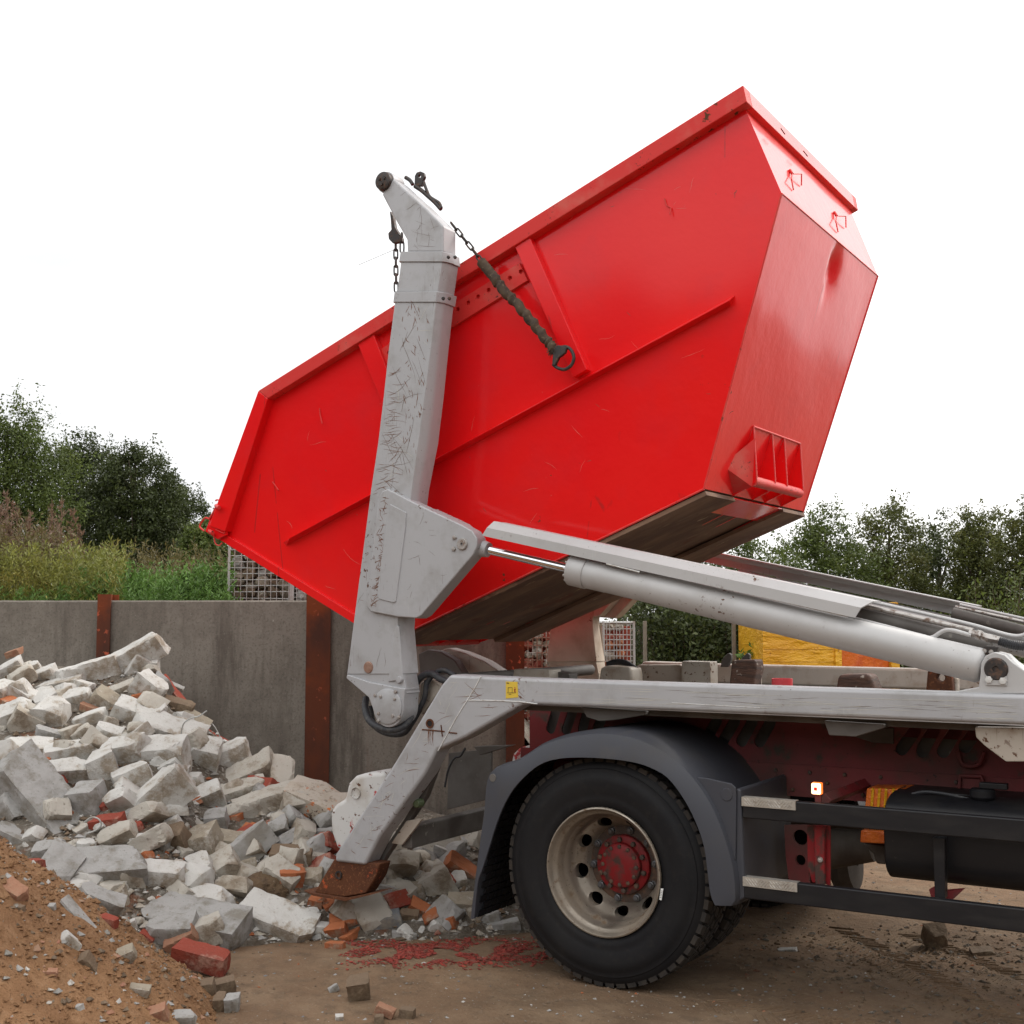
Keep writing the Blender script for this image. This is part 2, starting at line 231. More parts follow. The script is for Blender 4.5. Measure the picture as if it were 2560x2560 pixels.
# ------------------------------------------------------------------ mesh helpers
def tag(o, label=None, cat=None, group=None, kind=None):
    if label: o['label'] = label
    if cat: o['category'] = cat
    if group: o['group'] = group
    if kind: o['kind'] = kind
    return o
def empty(name, loc, label, cat, group=None):
    o = bpy.data.objects.new(name, None); o.empty_display_size = .2; col.objects.link(o); o.location = loc
    return tag(o, label, cat, group)
def root_of(p):
    while p.parent: p = p.parent
    return p
def basis(d):
    d = Vector(d).normalized(); a = Vector((0, 0, 1)) if abs(d.z) < .9 else Vector((1, 0, 0))
    x = d.cross(a).normalized(); return x, x.cross(d).normalized(), d
class MB:
    def __init__(s): s.v = []; s.f = []; s.m = []
    def add(s, vs, fs, mi=0):
        n = len(s.v); s.v += [Vector(q) for q in vs]; s.f += [tuple(i+n for i in f) for f in fs]; s.m += [mi]*len(fs); return s
    def box(s, a, b, mi=0):
        (x0, y0, z0), (x1, y1, z1_) = a, b
        return s.hexa([(x0, y0, z0), (x1, y0, z0), (x1, y1, z0), (x0, y1, z0)], [(x0, y0, z1_), (x1, y0, z1_), (x1, y1, z1_), (x0, y1, z1_)], mi)
    def hexa(s, lo, hi, mi=0):
        n = len(lo); return s.add(list(lo)+list(hi), [tuple(range(n))[::-1], tuple(range(n, 2*n))]+[(i, (i+1) % n, n+(i+1) % n, n+i) for i in range(n)], mi)
    def prism(s, pts, y0, y1, mi=0):                     # outline in x,z pushed along y
        p = [(q[0], q[2]) if len(q) == 3 else q for q in pts]
        return s.hexa([(x, y0, z) for x, z in p], [(x, y1, z) for x, z in p], mi)
    def rings(s, R, closed=True, cap=True, mi=0):
        n = len(R[0]); vs = [q for r in R for q in r]; fs = []
        for i in range(len(R)-1):
            for j in range(n if closed else n-1):
                fs.append((i*n+j, i*n+(j+1) % n, (i+1)*n+(j+1) % n, (i+1)*n+j))
        if cap and closed: fs += [tuple(range(n))[::-1], tuple(range((len(R)-1)*n, len(R)*n))]
        return s.add(vs, fs, mi)
    def tube(s, pts, r, n=10, cap=True, mi=0):
        pts = [Vector(p) for p in pts]; R = []; x = None
        for i, p in enumerate(pts):
            d = (pts[min(i+1, len(pts)-1)]-pts[max(i-1, 0)]).normalized()
            if x is None: x, y, _ = basis(d)
            else: x = (x-d*x.dot(d)).normalized(); y = x.cross(d)
            rr = r[i] if isinstance(r, (list, tuple)) else r
            R.append([p+(x*cos(2*pi*k/n)+y*sin(2*pi*k/n))*rr for k in range(n)])
        return s.rings(R, True, cap, mi)
    def cyl(s, a, b, r, n=16, mi=0): return s.tube([a, b], r, n, True, mi)
    def lathe(s, prof, c, axis=(0, 1, 0), n=48, mi=0, close=False):   # prof: (radius, along axis)
        c = Vector(c); x, y, d = basis(axis)
        R = [[c+d*a+(x*cos(2*pi*k/n)+y*sin(2*pi*k/n))*r for k in range(n)] for r, a in prof]
        if close: R.append(R[0])
        return s.rings(R, True, False, mi)
    def build(s, name, m, parent=None, smooth=False, bevel=0, seg=2, loc=None, ms=None, weld=True):
        org = root_of(parent).location if parent else Vector(loc if loc is not None else (0, 0, 0))
        me = bpy.data.meshes.new(name); me.from_pydata([q-org for q in s.v], [], s.f)
        for mm in (ms or [m]): me.materials.append(mm)
        if ms: me.polygons.foreach_set('material_index', s.m)
        bm = bmesh.new(); bm.from_mesh(me)
        if weld: bmesh.ops.remove_doubles(bm, verts=bm.verts, dist=1e-5)
        bmesh.ops.recalc_face_normals(bm, faces=bm.faces); bm.to_mesh(me); bm.free()
        if smooth:
            me.polygons.foreach_set('use_smooth', [True]*len(me.polygons)); me.set_sharp_from_angle(angle=radians(38))
        o = bpy.data.objects.new(name, me); col.objects.link(o)
        if parent: o.parent = parent
        else: o.location = org
        if bevel:
            b = o.modifiers.new('bevel', 'BEVEL'); b.width = bevel; b.segments = seg; b.limit_method = 'ANGLE'; b.angle_limit = radians(35)
            me.polygons.foreach_set('use_smooth', [True]*len(me.polygons)); b.harden_normals = True
        return o
def cut(o, mb):                                           # carve openings, then drop the cutter
    c = mb.build('cutter', M['black'], None, loc=(0, 0, 0)); c.location = root_of(o).location*0
    c.matrix_world = Matrix.Translation(-root_of(o).location) if o.parent else Matrix()
    tmp = bpy.data.objects.new('tmp', o.data); col.objects.link(tmp)
    m = tmp.modifiers.new('b', 'BOOLEAN'); m.object = c; m.operation = 'DIFFERENCE'; m.solver = 'EXACT'
    bpy.context.view_layer.update()
    dg = bpy.context.evaluated_depsgraph_get(); me = bpy.data.meshes.new_from_object(tmp.evaluated_get(dg))
    me.name = o.name; o.data = me
    bpy.data.objects.remove(tmp); bpy.data.objects.remove(c)
def bez(pts, n=24):                                       # smooth curve through points
    P = [Vector(p) for p in pts]; P = [P[0]*2-P[1]]+P+[P[-1]*2-P[-2]]; o = []
    for i in range(1, len(P)-2):
        for k in range(n):
            t = k/n; a, b, c, d = P[i-1:i+3]
            o.append(.5*((2*b)+(c-a)*t+(2*a-5*b+4*c-d)*t*t+(-a+3*b-3*c+d)*t**3))
    return o+[P[-2]]
# ------------------------------------------------------------------ ground
def nz3(x, y, s, seed=0): return noise.noise(Vector((x*s, y*s, seed*7.3)))
def fbm(x, y, s, seed=0): return nz3(x, y, s, seed)+.5*nz3(x, y, s*2.1, seed+1)+.25*nz3(x, y, s*4.3, seed+2)
def gridmesh(name, S, D_, zf, m, kind='structure', label=None, cat=None, smooth=True):
    vs = []; nS, nD = len(S), len(D_)
    for d in D_:
        for s in S: vs.append(G(s, d, zf(s, d)))
    fs = [(j*nS+i, j*nS+i+1, (j+1)*nS+i+1, (j+1)*nS+i) for j in range(nD-1) for i in range(nS-1)]
    me = bpy.data.meshes.new(name); me.from_pydata(vs, [], fs); me.materials.append(m)
    me.polygons.foreach_set('use_smooth', [smooth]*len(fs))
    o = bpy.data.objects.new(name, me); col.objects.link(o); return tag(o, label, cat, None, kind)
dense = list(np.arange(-3.4, 3.6, .06)); far = [4, 5, 7, 10, 15, 25, 45, 90, 200, 450]
S = [-q for q in far[::-1]]+dense+far
Dl = [-300, -100, -30, -10, 0, 2, 3.5]+list(np.arange(4, 10.5, .06))+[11, 12, 14, 17, 22, 30, 50, 100, 250, 600]
def groundz(s, d):
    k = 1 if abs(s) < 3.6 and 3.6 < d < 10.6 else 0
    return k*(.016*fbm(s, d, 1.1, 3)+.008*fbm(s, d, 6, 5)) - .008
gridmesh('ground', S, Dl, groundz, M['ground'], label='compacted sandy yard floor scattered with grit and tyre tracks')

# retained bank behind the wall, with weeds growing on top
def bankz(s, d):
    e = min(1, max(0, (1.2-s)/2.2)) if d < 40 else 1
    return -.2+e*e*(3-2*e)*(1.93+.05*fbm(s, d, .8, 9)) + max(0, d-12)*.012*e
gridmesh('bank', [-60, -30, -15, -10]+list(np.arange(-8, 2.2, .35)), list(np.arange(9.72, 14, .35))+[16, 20, 26, 34, 45, 60], bankz, M['mound'], label='raised earth bank behind the concrete wall')
def mz(s, d):
    return 1.25*exp(-((s-7.2)/2.6)**2-((d-16.8)/1.2)**2)+.12*fbm(s, d, 1.4, 2)-.12
gridmesh('soil_mound', list(np.arange(2.6, 12, .3)), list(np.arange(13.6, 20, .3)), mz, M['mound'], label='low mound of dry soil behind the truck')

# ------------------------------------------------------------------ concrete wall
WD = 9.5
def wx(u, d=WD): return (u-966)*d/2340
def gbox(mb, s0, s1, d0, d1, za, zb, mi=0):
    c = [(s0, d0), (s1, d0), (s1, d1), (s0, d1)]
    return mb.hexa([G(s, d, za) for s, d in c], [G(s, d, zb) for s, d in c], mi)
wall = empty('concrete_wall', G(wx(400), WD+.06), 'stained concrete panel retaining wall with rusty red steel posts behind the rubble', 'wall')
posts = [(wx(-205), .18), (wx(201), .10), (wx(603.5), .185), (wx(972), .14)]
ends = [wx(-480)]+[p for p, _ in posts]
for i in range(4):
    mb = MB(); zt = 1.829; n = 26; s0, s1 = ends[i]+.03, ends[i+1]-.03
    zs = [-.05, .3, .6, .9, 1.2, 1.5, zt-.012, zt]
    R = []
    for j in range(n+1):
        s = s0+(s1-s0)*j/n
        top = zt+.002*fbm(s, 0, 9, 4)
        sec = [G(s, WD+(.012 if z == zs[-1] else 0)+.0, z if z < zt-.02 else z+top-zt) for z in zs]
        sec += [G(s, WD+.13, top), G(s, WD+.14, -.05)]
        R.append(sec)
    mb.rings(R, True, True)
    mb.build('panel', M['wall'], wall)
for s, wdt in posts:
    mb = MB(); zt = 1.875
    gbox(mb, s-wdt/2, s+wdt/2, WD-.035, WD-.018, -.05, zt); gbox(mb, s-.006, s+.006, WD-.018, WD+.155, -.05, zt); gbox(mb, s-wdt/2, s+wdt/2, WD+.155, WD+.17, -.05, zt)
    mb.build('post', M['post'], wall)

# ------------------------------------------------------------------ vegetation
def leafmesh(name, P, size, m, parent=None, elong=1.9, loc=None, up=0., ms=None, mids=None, dirs=None):
    n = len(P); P = np.asarray(P, float)
    a = rng.normal(size=(n, 3)); a[:, 2] += up
    if dirs is not None: a = dirs+.45*a
    a /= np.linalg.norm(a, axis=1)[:, None]
    b = np.cross(a, rng.normal(size=(n, 3))); b /= np.linalg.norm(b, axis=1)[:, None]
    sz = (size*(.6+.8*rng.random(n)))[:, None]
    c = np.cross(a, b)*sz*.12
    V = np.stack([P, P+a*sz*.5+b*sz/elong*.5+c, P+a*sz, P+a*sz*.5-b*sz/elong*.5+c], 1).reshape(-1, 3)
    org = np.array(root_of(parent).location if parent else (loc if loc is not None else (0, 0, 0)))
    V -= org
    me = bpy.data.meshes.new(name); me.vertices.add(4*n); me.vertices.foreach_set('co', V.ravel())
    me.loops.add(4*n); me.loops.foreach_set('vertex_index', np.arange(4*n, dtype=np.int32))
    me.polygons.add(n); me.polygons.foreach_set('loop_start', np.arange(0, 4*n, 4, dtype=np.int32)); me.polygons.foreach_set('loop_total', np.full(n, 4, np.int32))
    for mm in (ms or [m]): me.materials.append(mm)
    if mids is not None: me.polygons.foreach_set('material_index', mids.astype(np.int32))
    me.update(calc_edges=True)
    o = bpy.data.objects.new(name, me); col.objects.link(o)
    if parent: o.parent = parent
    else: o.location = org
    return o
def tree(s, d, z0, zt, rw, label, m, nleaf=11000, leaf=.075, low=.12, rd=None, pointy=0.):
    nleaf = int(nleaf*2.7); rw *= 1.32; leaf *= .78
    base = G(s, d, z0); t = empty('broadleaf_tree', base, label, 'tree', 'trees and tall bushes round the yard')
    H = zt-z0; mb = MB()
    mb.tube([base+Vector((0, 0, -.1)), base+Vector((.05, 0, H*.3)), base+Vector((-.05, .05, H*.62)), base+Vector((0, 0, H*.9))], [.11, .085, .05, .012], 8)
    lim = []
    for k in range(9):
        a = random.uniform(0, 2*pi); h = random.uniform(.15, .7)*H; q = Vector((cos(a), sin(a), .9)).normalized()
        p0 = base+Vector((0, 0, h)); L_ = rw*random.uniform(.5, .95)*(1-.5*h/H)
        p1 = p0+q*L_*.5+Vector((0, 0, .1)); p2 = p0+q*L_+Vector((0, 0, .3)); mb.tube([p0, p1, p2], [.035, .022, .006], 6); lim += [p1, p2]
    mb.build('trunk', M['barkwood'], t, smooth=True)
    rd = rd or rw; nc = max(24, nleaf//75); pts = []
    for k in range(nc):
        while True:
            q = rng.normal(size=3); q /= np.linalg.norm(q); r = rng.random()**.38
            q = q*r
            if q[2] > -1: break
        hz = low+(1-low)*(q[2]*.5+.5)
        wv = 1-.45*pointy*max(0, q[2])
        bump = 1+.22*noise.noise(Vector((q[0]*2+s, q[1]*2, q[2]*2+d)))*2
        c = np.array(base)+np.array(G(q[0]*rw*wv*bump*.92, q[1]*rd*wv*.92, H*hz*(1+.12*(bump-1)) - .12*H*(r**2)*0))
        sg = rng.uniform(.10, .24)*rw*.55
        k2 = 75
        pts.append(c+np.clip(rng.normal(size=(k2, 3)), -1.5, 1.5)*np.array([sg, sg, sg*.75])*(.7+.6*rng.random()))
        if rng.random() < .22 and q[2] > .2:                       # sprays that stick out of the outline
            tip = c+np.array([0, 0, sg*1.8]); pts.append(tip+np.clip(rng.normal(size=(30, 3)), -1.4, 1.4)*np.array([.05, .05, .20])*rw*.6)
    P = np.concatenate(pts); P = P[P[:, 2] > z0+.02]
    leafmesh('crown', P, leaf, m, t); return t
gx = lambda u, d: (u-966)*d/2340
gzz = lambda v, d: CH+(1166-v)*d/2340
TREES = [  # u, d, base, top v, half width px, label, material
    (5, 23, 1.75, 752, 118, 'tall rounded dark green tree at the far left behind the wall', 'leaf2', 15000),
    (150, 26, 1.8, 812, 82, 'dark oak-like tree second from the left behind the weeds', 'leaf', 12000),
    (250, 24.5, 1.8, 832, 90, 'dark green oak-like tree in the middle of the left tree group', 'leaf', 14000),
    (322, 25.5, 1.8, 900, 62, 'small dark tree on the falling right side of the left tree group', 'leaf', 9000),
    (392, 22.5, 1.8, 985, 52, 'low bushy tree just left of the tipped skip', 'leaf2', 8000),
    (520, 24, 1.8, 1040, 90, 'low bush mostly hidden behind the lower end of the skip', 'leaf', 7000),
    (1275, 19, 0, 1030, 110, 'dense tree seen below the skip floor, left of the others on the right', 'leaf', 11000),
    (1420, 17.5, 0, 1000, 105, 'leafy dark tree under the raised end of the skip', 'leaf2', 13000),
    (1560, 19, 0, 958, 95, 'feathery tree right beside the raised lower corner of the skip', 'leaf2', 13000),
    (1680, 20, 0, 950, 88, 'olive tinted tree in the middle of the right hand tree row', 'leafy', 12000),
    (1775, 21.5, 0, 975, 70, 'shorter tree filling the dip in the right hand tree row', 'leaf', 10000),
    (1850, 20, 0, 950, 70, 'pale leaved tree second from the right edge', 'leafy', 11000),
    (1960, 18.5, 0, 925, 88, 'tall tree cut by the right edge of the picture', 'leafy', 13000)]
for u, d, z0, tv, hw, lab, mm, n in TREES:
    tree(gx(u, d), d, z0, gzz(tv, d), hw*d/2340, lab, M[mm], n, .075 if u < 600 else .062, .02 if u > 600 else .03, rd=.9, pointy=.5)
# hedge and low shrubs on the right
def shrub(s, d, z0, h, rw, label, m, n, leaf, name='leafy_shrub', up=.6):
    base = G(s, d, z0); t = empty(name, base, label, 'shrub', 'shrubs round the yard')
    mb = MB(); P = []; dr = []
    for k in range(max(10, n//90)):
        a = rng.uniform(0, 2*pi); r = rw*rng.random()**.6; tip = Vector(G(cos(a)*r, sin(a)*r*.7, h*rng.uniform(.55, 1.05)*(1-.4*(r/rw)**2)))+base
        p0 = base+Vector((random.uniform(-.05, .05), random.uniform(-.05, .05), -.05)); mid = p0.lerp(tip, .5)+Vector((0, 0, h*.08))
        mb.tube([p0, mid, tip], [.008, .006, .002], 5)
        for j in range(90):
            f = rng.random()**.7; q = p0.lerp(mid, f*2) if f < .5 else mid.lerp(tip, f*2-1)
            P.append(np.array(q)+rng.normal(size=3)*.035*(1+rw)); dr.append(rng.normal(size=3)+np.array([0, 0, up]))
    mb.build('stem', M['barkwood'], t); leafmesh('foliage', P, leaf, m, t, 2.4, dirs=np.array(dr)); return t
P = []; hd0 = 15.2
for k in range(520):
    s = gx(rng.uniform(1185, 1470), hd0); c = np.array(G(s, hd0+rng.uniform(-.35, .5), rng.uniform(0, 1.95+.25*nz3(s, 0, 2))))
    P.append(c+rng.normal(size=(48, 3))*.11)
P = np.concatenate(P); P = P[P[:, 2] > .01]
hb = G(gx(1325, hd0), hd0); hedge = empty('clipped_hedge', hb, 'dark dense hedge standing between two timber posts beyond the truck', 'hedge')
leafmesh('foliage', P, .06, M['leaf'], hedge)
mb = MB()
for k in range(14): s = gx(1190+k*20, hd0); mb.tube([G(s, hd0, -.05), G(s+.05, hd0, .8), G(s-.03, hd0, 1.6)], [.02, .014, .006], 6)
mb.build('stem', M['barkwood'], hedge)
for u, lab in ((1216, 'grey wooden fence post left in front of the dark hedge'), (1383, 'grey wooden fence post nearer the yellow container')):
    mb = MB(); d = 14.5; gbox(mb, gx(u-3.5, d), gx(u+3.5, d), d, d+.05, -.05, 1.66)
    tag(mb.build('fence_post', M['wood'], None, bevel=.006, loc=G(gx(u, d), d)), lab, 'fence post', 'fence posts at the hedge')
mb = MB(); d = 15; u = 296; gbox(mb, gx(u-3, d), gx(u+3, d), d, d+.05, 1.7, 2.33)
tag(mb.build('fence_post', M['wood'], None, bevel=.006, loc=G(gx(u, d), d, 1.7)), 'short wooden post among the weeds behind the wall', 'fence post', 'fence posts at the hedge')
shrub(gx(1425, 13.6), 13.6, 0, 1.5, .32, 'bright green bush beside the yellow container', M['leaf3'], 1900, .075)
shrub(gx(1215, 13.5), 13.5, 0, 1.32, .25, 'ochre flowering weed at the foot of the dark hedge', M['weedo'], 1300, .05)
shrub(gx(372, 10.4), 10.4, 1.72, .42, .28, 'bright green bush on top of the wall nearest the stone cage', M['leaf3'], 2400, .055)
shrub(gx(330, 11), 11, 1.72, .33, .22, 'small pale green bush left of the brightest one on the wall', M['leaf2'], 1500, .05)
shrub(gx(245, 10.7), 10.7, 1.72, .42, .25, 'mid green bush in the middle of the weeds on the bank', M['leaf3'], 1900, .05)
shrub(gx(185, 10.3), 10.3, 1.72, .3, .2, 'grey green low bush at the wall edge right of the first post', M['leaf2'], 1200, .04)
for k, (u, lab) in enumerate(((1750, 'low green bush behind the cylinder, left one'), (1830, 'low green bush behind the cylinder, middle one'), (1905, 'low green bush behind the cylinder, at the right edge'))):
    shrub(gx(u, 15.4), 15.4, 0.1, 1.9+.15*k, .55, lab, M['leaf2'], 3000, .06)
# weeds: one mass on the bank
Pa, Da, Ma = [], [], []
def stalks(n, u0, u1, d0, d1, h0, h1, mi, dens, spread=.03, leafup=1.2):
    for k in range(n):
        d = rng.uniform(d0, d1); s = gx(rng.uniform(u0, u1), d); h = rng.uniform(h0, h1); z0 = bankz(s, d) if d > 9.7 else 0
        lean = rng.normal(size=2)*.09*h; t = np.sort(rng.random(dens)); 
        base = np.array(G(s, d, z0)); q = base+np.stack([lean[0]*t**2, lean[1]*t**2, h*t], 1)+rng.normal(size=(dens, 3))*spread*(1.1-t[:, None])
        Pa.append(q); v = rng.normal(size=(dens, 3)); v[:, 2] = leafup; Da.append(v); Ma.append(np.full(dens, mi))
stalks(420, -30, 230, 9.9, 11.5, .35, .62, 0, 60)
stalks(200, -30, 130, 10.3, 12.5, .6, .86, 2, 55)
stalks(330, 100, 430, 11.5, 14.5, .45, .72, 2, 45)
stalks(260, 120, 440, 9.9, 12, .2, .42, 1, 40)
stalks(150, -30, 440, 9.85, 10.3, .1, .22, 1, 30)
def plume(n, u0, u1, d0, d1, h0, h1):
    for k in range(n):
        d = rng.uniform(d0, d1); s = gx(rng.uniform(u0, u1), d); h = rng.uniform(h0, h1); base = np.array(G(s, d, bankz(s, d)))
        for j in range(9):
            a = rng.uniform(0, 2*pi); z = h*(.5+.5*j/9); L_ = .17*(1-j/10.)
            t = rng.random(20)[:, None]; q = base+np.array([0, 0, z])+t*np.array([cos(a)*L_*.6, sin(a)*L_*.6, L_])
            Pa.append(q); v = rng.normal(size=(20, 3))*.5; v[:, 2] = 1.; Da.append(v); Ma.append(np.full(20, 3))
        t = rng.random(60)[:, None]; Pa.append(base+t*np.array([0, 0, h])); v = np.tile([0, 0, 3.], (60, 1)); Da.append(v); Ma.append(np.full(60, 3))
plume(26, -20, 160, 10.6, 12, .75, 1.12)
wp = leafmesh('weeds', np.concatenate(Pa), .042, None, None, 4.2, dirs=np.concatenate(Da), ms=[M['weedy'], M['leaf3'], M['weedo'], M['weedb']], mids=np.concatenate(Ma))
tag(wp, 'tall yellow green and brown weeds growing on the bank behind the wall', 'weeds', kind='stuff')

# ------------------------------------------------------------------ stone cages and containers behind
def rockmesh(mb, c, r, sq=(1, 1, 1), mi=0, rot=None):
    bm = bmesh.new(); bmesh.ops.create_icosphere(bm, subdivisions=1, radius=1); k = random.random()*90
    R = Matrix.Rotation(random.uniform(0, 6), 3, Vector((random.random(), random.random(), random.random()+.1)))
    vs = []
    for v in bm.verts:
        q = v.co*(1+.45*noise.noise(v.co*1.3+Vector((k, k, 0)))); q = Vector((q.x*sq[0], q.y*sq[1], q.z*sq[2]))*r
        vs.append(Vector(c)+R@q)
    mb.add(vs, [tuple(v.index for v in f.verts) for f in bm.faces], mi); bm.free()
def cage(s0, s1, d0, d1, za, zb, label, wire, frame, pitch, rockms, wr=.004, skipx=()):
    t = empty('wire_cage', G((s0+s1)/2, (d0+d1)/2, za), label, 'wire cage', 'wire mesh cages holding stone')
    mb = MB()
    for s, d in ((s0, d0), (s1, d0), (s1, d1), (s0, d1)): mb.tube([G(s, d, za), G(s, d, zb)], .014, 4)
    for z in (za+.014, zb-.014):
        for a, b in (((s0, d0), (s1, d0)), ((s1, d0), (s1, d1)), ((s1, d1), (s0, d1)), ((s0, d1), (s0, d0))): mb.tube([G(*a, z), G(*b, z)], .012, 4)
    mb.build('frame', frame, t)
    mb = MB(); s = s0+pitch
    while s < s1-.01: mb.tube([G(s, d0-.004, za), G(s+random.uniform(-.006, .006), d0-.004, zb)], wr, 4); s += pitch
    z = za+pitch
    while z < zb: mb.tube([G(s0, d0+.004, z), G(s1, d0+.004, z+random.uniform(-.006, .006))], wr, 4); z += pitch*(1 if wr < .0041 else 1.6)
    mb.build('wire_mesh', wire, t)
    t2 = empty('stone_fill', G((s0+s1)/2, (d0+d1)/2, za), 'broken stones packed inside the ' + label, 'stone fill')
    bpy.data.objects.remove(t2)
    mb = MB(); z = za+.05
    while z < zb-.04:
        s = s0+.06
        while s < s1-.04:
            rockmesh(mb, G(s, d0+.10+random.uniform(-.02, .03), z+random.uniform(-.02, .02)), random.uniform(.05, .068), (1.15, .9, .85), random.randrange(len(rockms))); s += .10
        z += .085
    gbox(mb, s0+.02, s1-.02, d0+.14, d1-.02, za+.01, zb-.05, 0)
    o = mb.build('stone_fill', None, None, loc=G((s0+s1)/2, (d0+d1)/2, za), ms=rockms, weld=False); tag(o, 'broken brown and grey stones packed inside the '+label, 'stones', kind='stuff')
cage(gx(432, 10.3), gx(549, 10.3), 10.3, 10.85, 1.76, 2.33, 'wire cage on the wall beside the lower corner of the skip', M['galv'], M['galv'], .05, [M['d'], M['b'], M['g']])
cage(gx(553, 10.3), gx(640, 10.3), 10.3, 10.85, 1.76, 2.3, 'pale wire cage partly hidden behind the red skip edge', M['galv'], M['galv'], .035, [M['w'], M['g']])
cage(gx(925, 12), gx(1046, 12), 12, 12.6, .02, 1.66, 'rusty wire cage seen under the skip floor', M['rustwire'], M['rust'], .045, [M['r'], M['b'], M['w2']], .0055)
cage(gx(1138, 12), gx(1195, 12), 12, 12.6, .02, 1.665, 'pale wire cage of brick rubble right of the far lifting arm', M['galv'], M['galv'], .032, [M['r'], M['o'], M['w2']], .0045)
yb = empty('yellow_container', G(gx(1560, 13), 13.7), 'dented yellow and orange steel container beyond the truck', 'container')
mb = MB(); gbox(mb, gx(1437, 13), gx(1582, 13), 13, 14.4, .05, 1.84)
for z in np.arange(.2, 1.8, .13): gbox(mb, gx(1439, 13), gx(1570, 13), 12.995, 13, z, z+.008)
gbox(mb, gx(1571, 13), gx(1583, 13), 12.965, 13, .05, 1.86); gbox(mb, gx(1435, 13), gx(1583, 13), 12.97, 13, 1.80, 1.87); mb.build('side_panel', M['yellow'], yb, bevel=.008)
mb = MB(); mb.hexa([G(gx(1584, 13), 13, .05), G(gx(1675, 13), 13.05, .05), G(gx(1675, 13), 14.4, .05), G(gx(1584, 13), 14.4, .05)], [G(gx(1584, 13), 13, 1.83), G(gx(1675, 13), 13.05, 1.83), G(gx(1675, 13), 14.4, 1.83), G(gx(1584, 13), 14.4, 1.83)]); mb.build('end_panel', M['orange'], yb)
mb = MB(); gbox(mb, gx(1676, 13), gx(1692, 13), 12.98, 14.4, .05, 1.86); mb.build('corner_post', M['yellow'], yb, bevel=.006)
# ------------------------------------------------------------------ red skip, tipped
YM = 12.9                                            # y + mirrored y of the truck's centre plane
TILT = radians(21.3); EX = Vector((cos(TILT), 0, sin(TILT))); EZ = Vector((-sin(TILT), 0, cos(TILT))); EY = Vector((0, 1, 0))
D = lambda u, v: (u, v)
BL0 = T((731, 1211), 5.69); KK = .12/((T((1404, 200), 5.57)-BL0).dot(EZ))
def SK(p, off=0.):
    r = ray(*p); t = (5.69-off-KK*((CP-BL0).dot(EZ)))/(r.y+KK*r.dot(EZ)); return CP+r*t
def mir(p): return Vector((p[0], YM-p[1], p[2]))
def PL(p, P0, n, off=0.): r = ray(*p); n = n.normalized(); return CP+r*((P0-CP).dot(n)/r.dot(n))+n*off
BL, BR, MR, TR, TL, ML = [SK(p) for p in ((731, 1211), (1328, 922), (1475, 365), (1405, 203), (500, 750), (404, 1000))]
hexn = [BL, BR, MR, TR, TL, ML]
skip = empty('skip_container', Vector((BL.x, YM/2, BL.z)), 'glossy red steel skip tipped up over the rubble heap by the truck arms', 'skip')
for sgn in (0, 1):
    f = (lambda p: p) if not sgn else mir
    th = Vector((0, .008 if not sgn else -.008, 0))
    MB().hexa([f(p) for p in hexn], [f(p)+th for p in hexn]).build('side_panel', M['red'], skip)
def quadp(a, b, name, m, th=.008, n=None):
    A, B, C_, D_ = a, b, mir(b), mir(a); n = (B-A).cross(D_-A).normalized(); 
    if n.dot((BL+MR)/2-A) < 0: n = -n
    return MB().hexa([A, B, C_, D_], [q+n*th for q in (A, B, C_, D_)]).build(name, m, skip)
# raised lower end wall with a dent: a fine sheet pushed in along a fold
def endgrid(a, b, name, fold=None):
    A, B, C_, D_ = a, b, mir(b), mir(a); n = (D_-A).cross(B-A).normalized()
    if n.dot(EX) < 0: n = -n
    nu, nv = 60, 60; vs = []
    for j in range(nv+1):
        for i in range(nu+1):
            p = A.lerp(D_, i/nu).lerp(B.lerp(C_, i/nu), j/nv)
            k = .006*noise.noise(p*1.7)
            if fold:
                f0, f1 = fold; dv = f1-f0; t = (p-f0).dot(dv)/dv.length_squared; q = f0+dv*max(0, min(1.0, t)); side = (p-q).dot(EY); e = (p-q).length
                w_ = .11 if side > 0 else .03
                k -= .03*exp(-(e/w_)**2)*(1 if 0 <= t <= 1 else .8)
            e = min(i, nu-i, j, nv-j)/4; vs.append(p+n*k*min(1, e if fold is None else e))
    fs = [(j*(nu+1)+i, j*(nu+1)+i+1, (j+1)*(nu+1)+i+1, (j+1)*(nu+1)+i) for j in range(nv) for i in range(nu)]
    return MB().add(vs, fs).build(name, M['red'], skip, smooth=True)
nlow = (mir(BR)-BR).cross(MR-BR).normalized(); nlow = nlow if nlow.dot(EX) > 0 else -nlow
nup = (mir(MR)-MR).cross(TR-MR).normalized(); nup = nup if nup.dot(EX) > 0 else -nup
fold = (PL(z2(1350, 1600), BR, nlow), PL(z2(1285, 1860), BR, nlow))
endgrid(BR, MR, 'end_wall', fold); endgrid(MR, TR, 'upper_end_wall')
quadp(BL, ML, 'rear_end_wall', M['red']); quadp(ML, TL, 'rear_flap', M['red'])
quadp(BL, BR, 'floor_plate', M['floor'])
mb = MB()
for a_, b_ in ((BR, MR), (MR, TR), (BL, BR)):
    n = -EZ if a_ is BL else (nlow if a_ is BR else nup)
for f in (lambda p: p, mir):
    mb.tube([f(BL)-EZ*.002, f(BR)-EZ*.002], .006, 6); mb.tube([f(BR), f(MR)], .005, 6)
mb.tube([MR, mir(MR)], .004, 6); mb.build('seam', M['red_edge'], skip, smooth=True)
# skids under the floor leave a recessed middle
a0, L_ = BL, (BR-BL).length
for y0, y1 in ((5.695, 6.08), (6.82, 7.205)):
    c = [Vector((BL.x, y0, BL.z)), Vector((BL.x, y1, BL.z))]
    lo = [c[0]-EZ*.022, c[0]-EZ*.022+EX*L_, c[1]-EZ*.022+EX*L_, c[1]-EZ*.022]; MB().hexa(lo, [q+EZ*.022 for q in lo]).build('skid', M['floor'], skip)
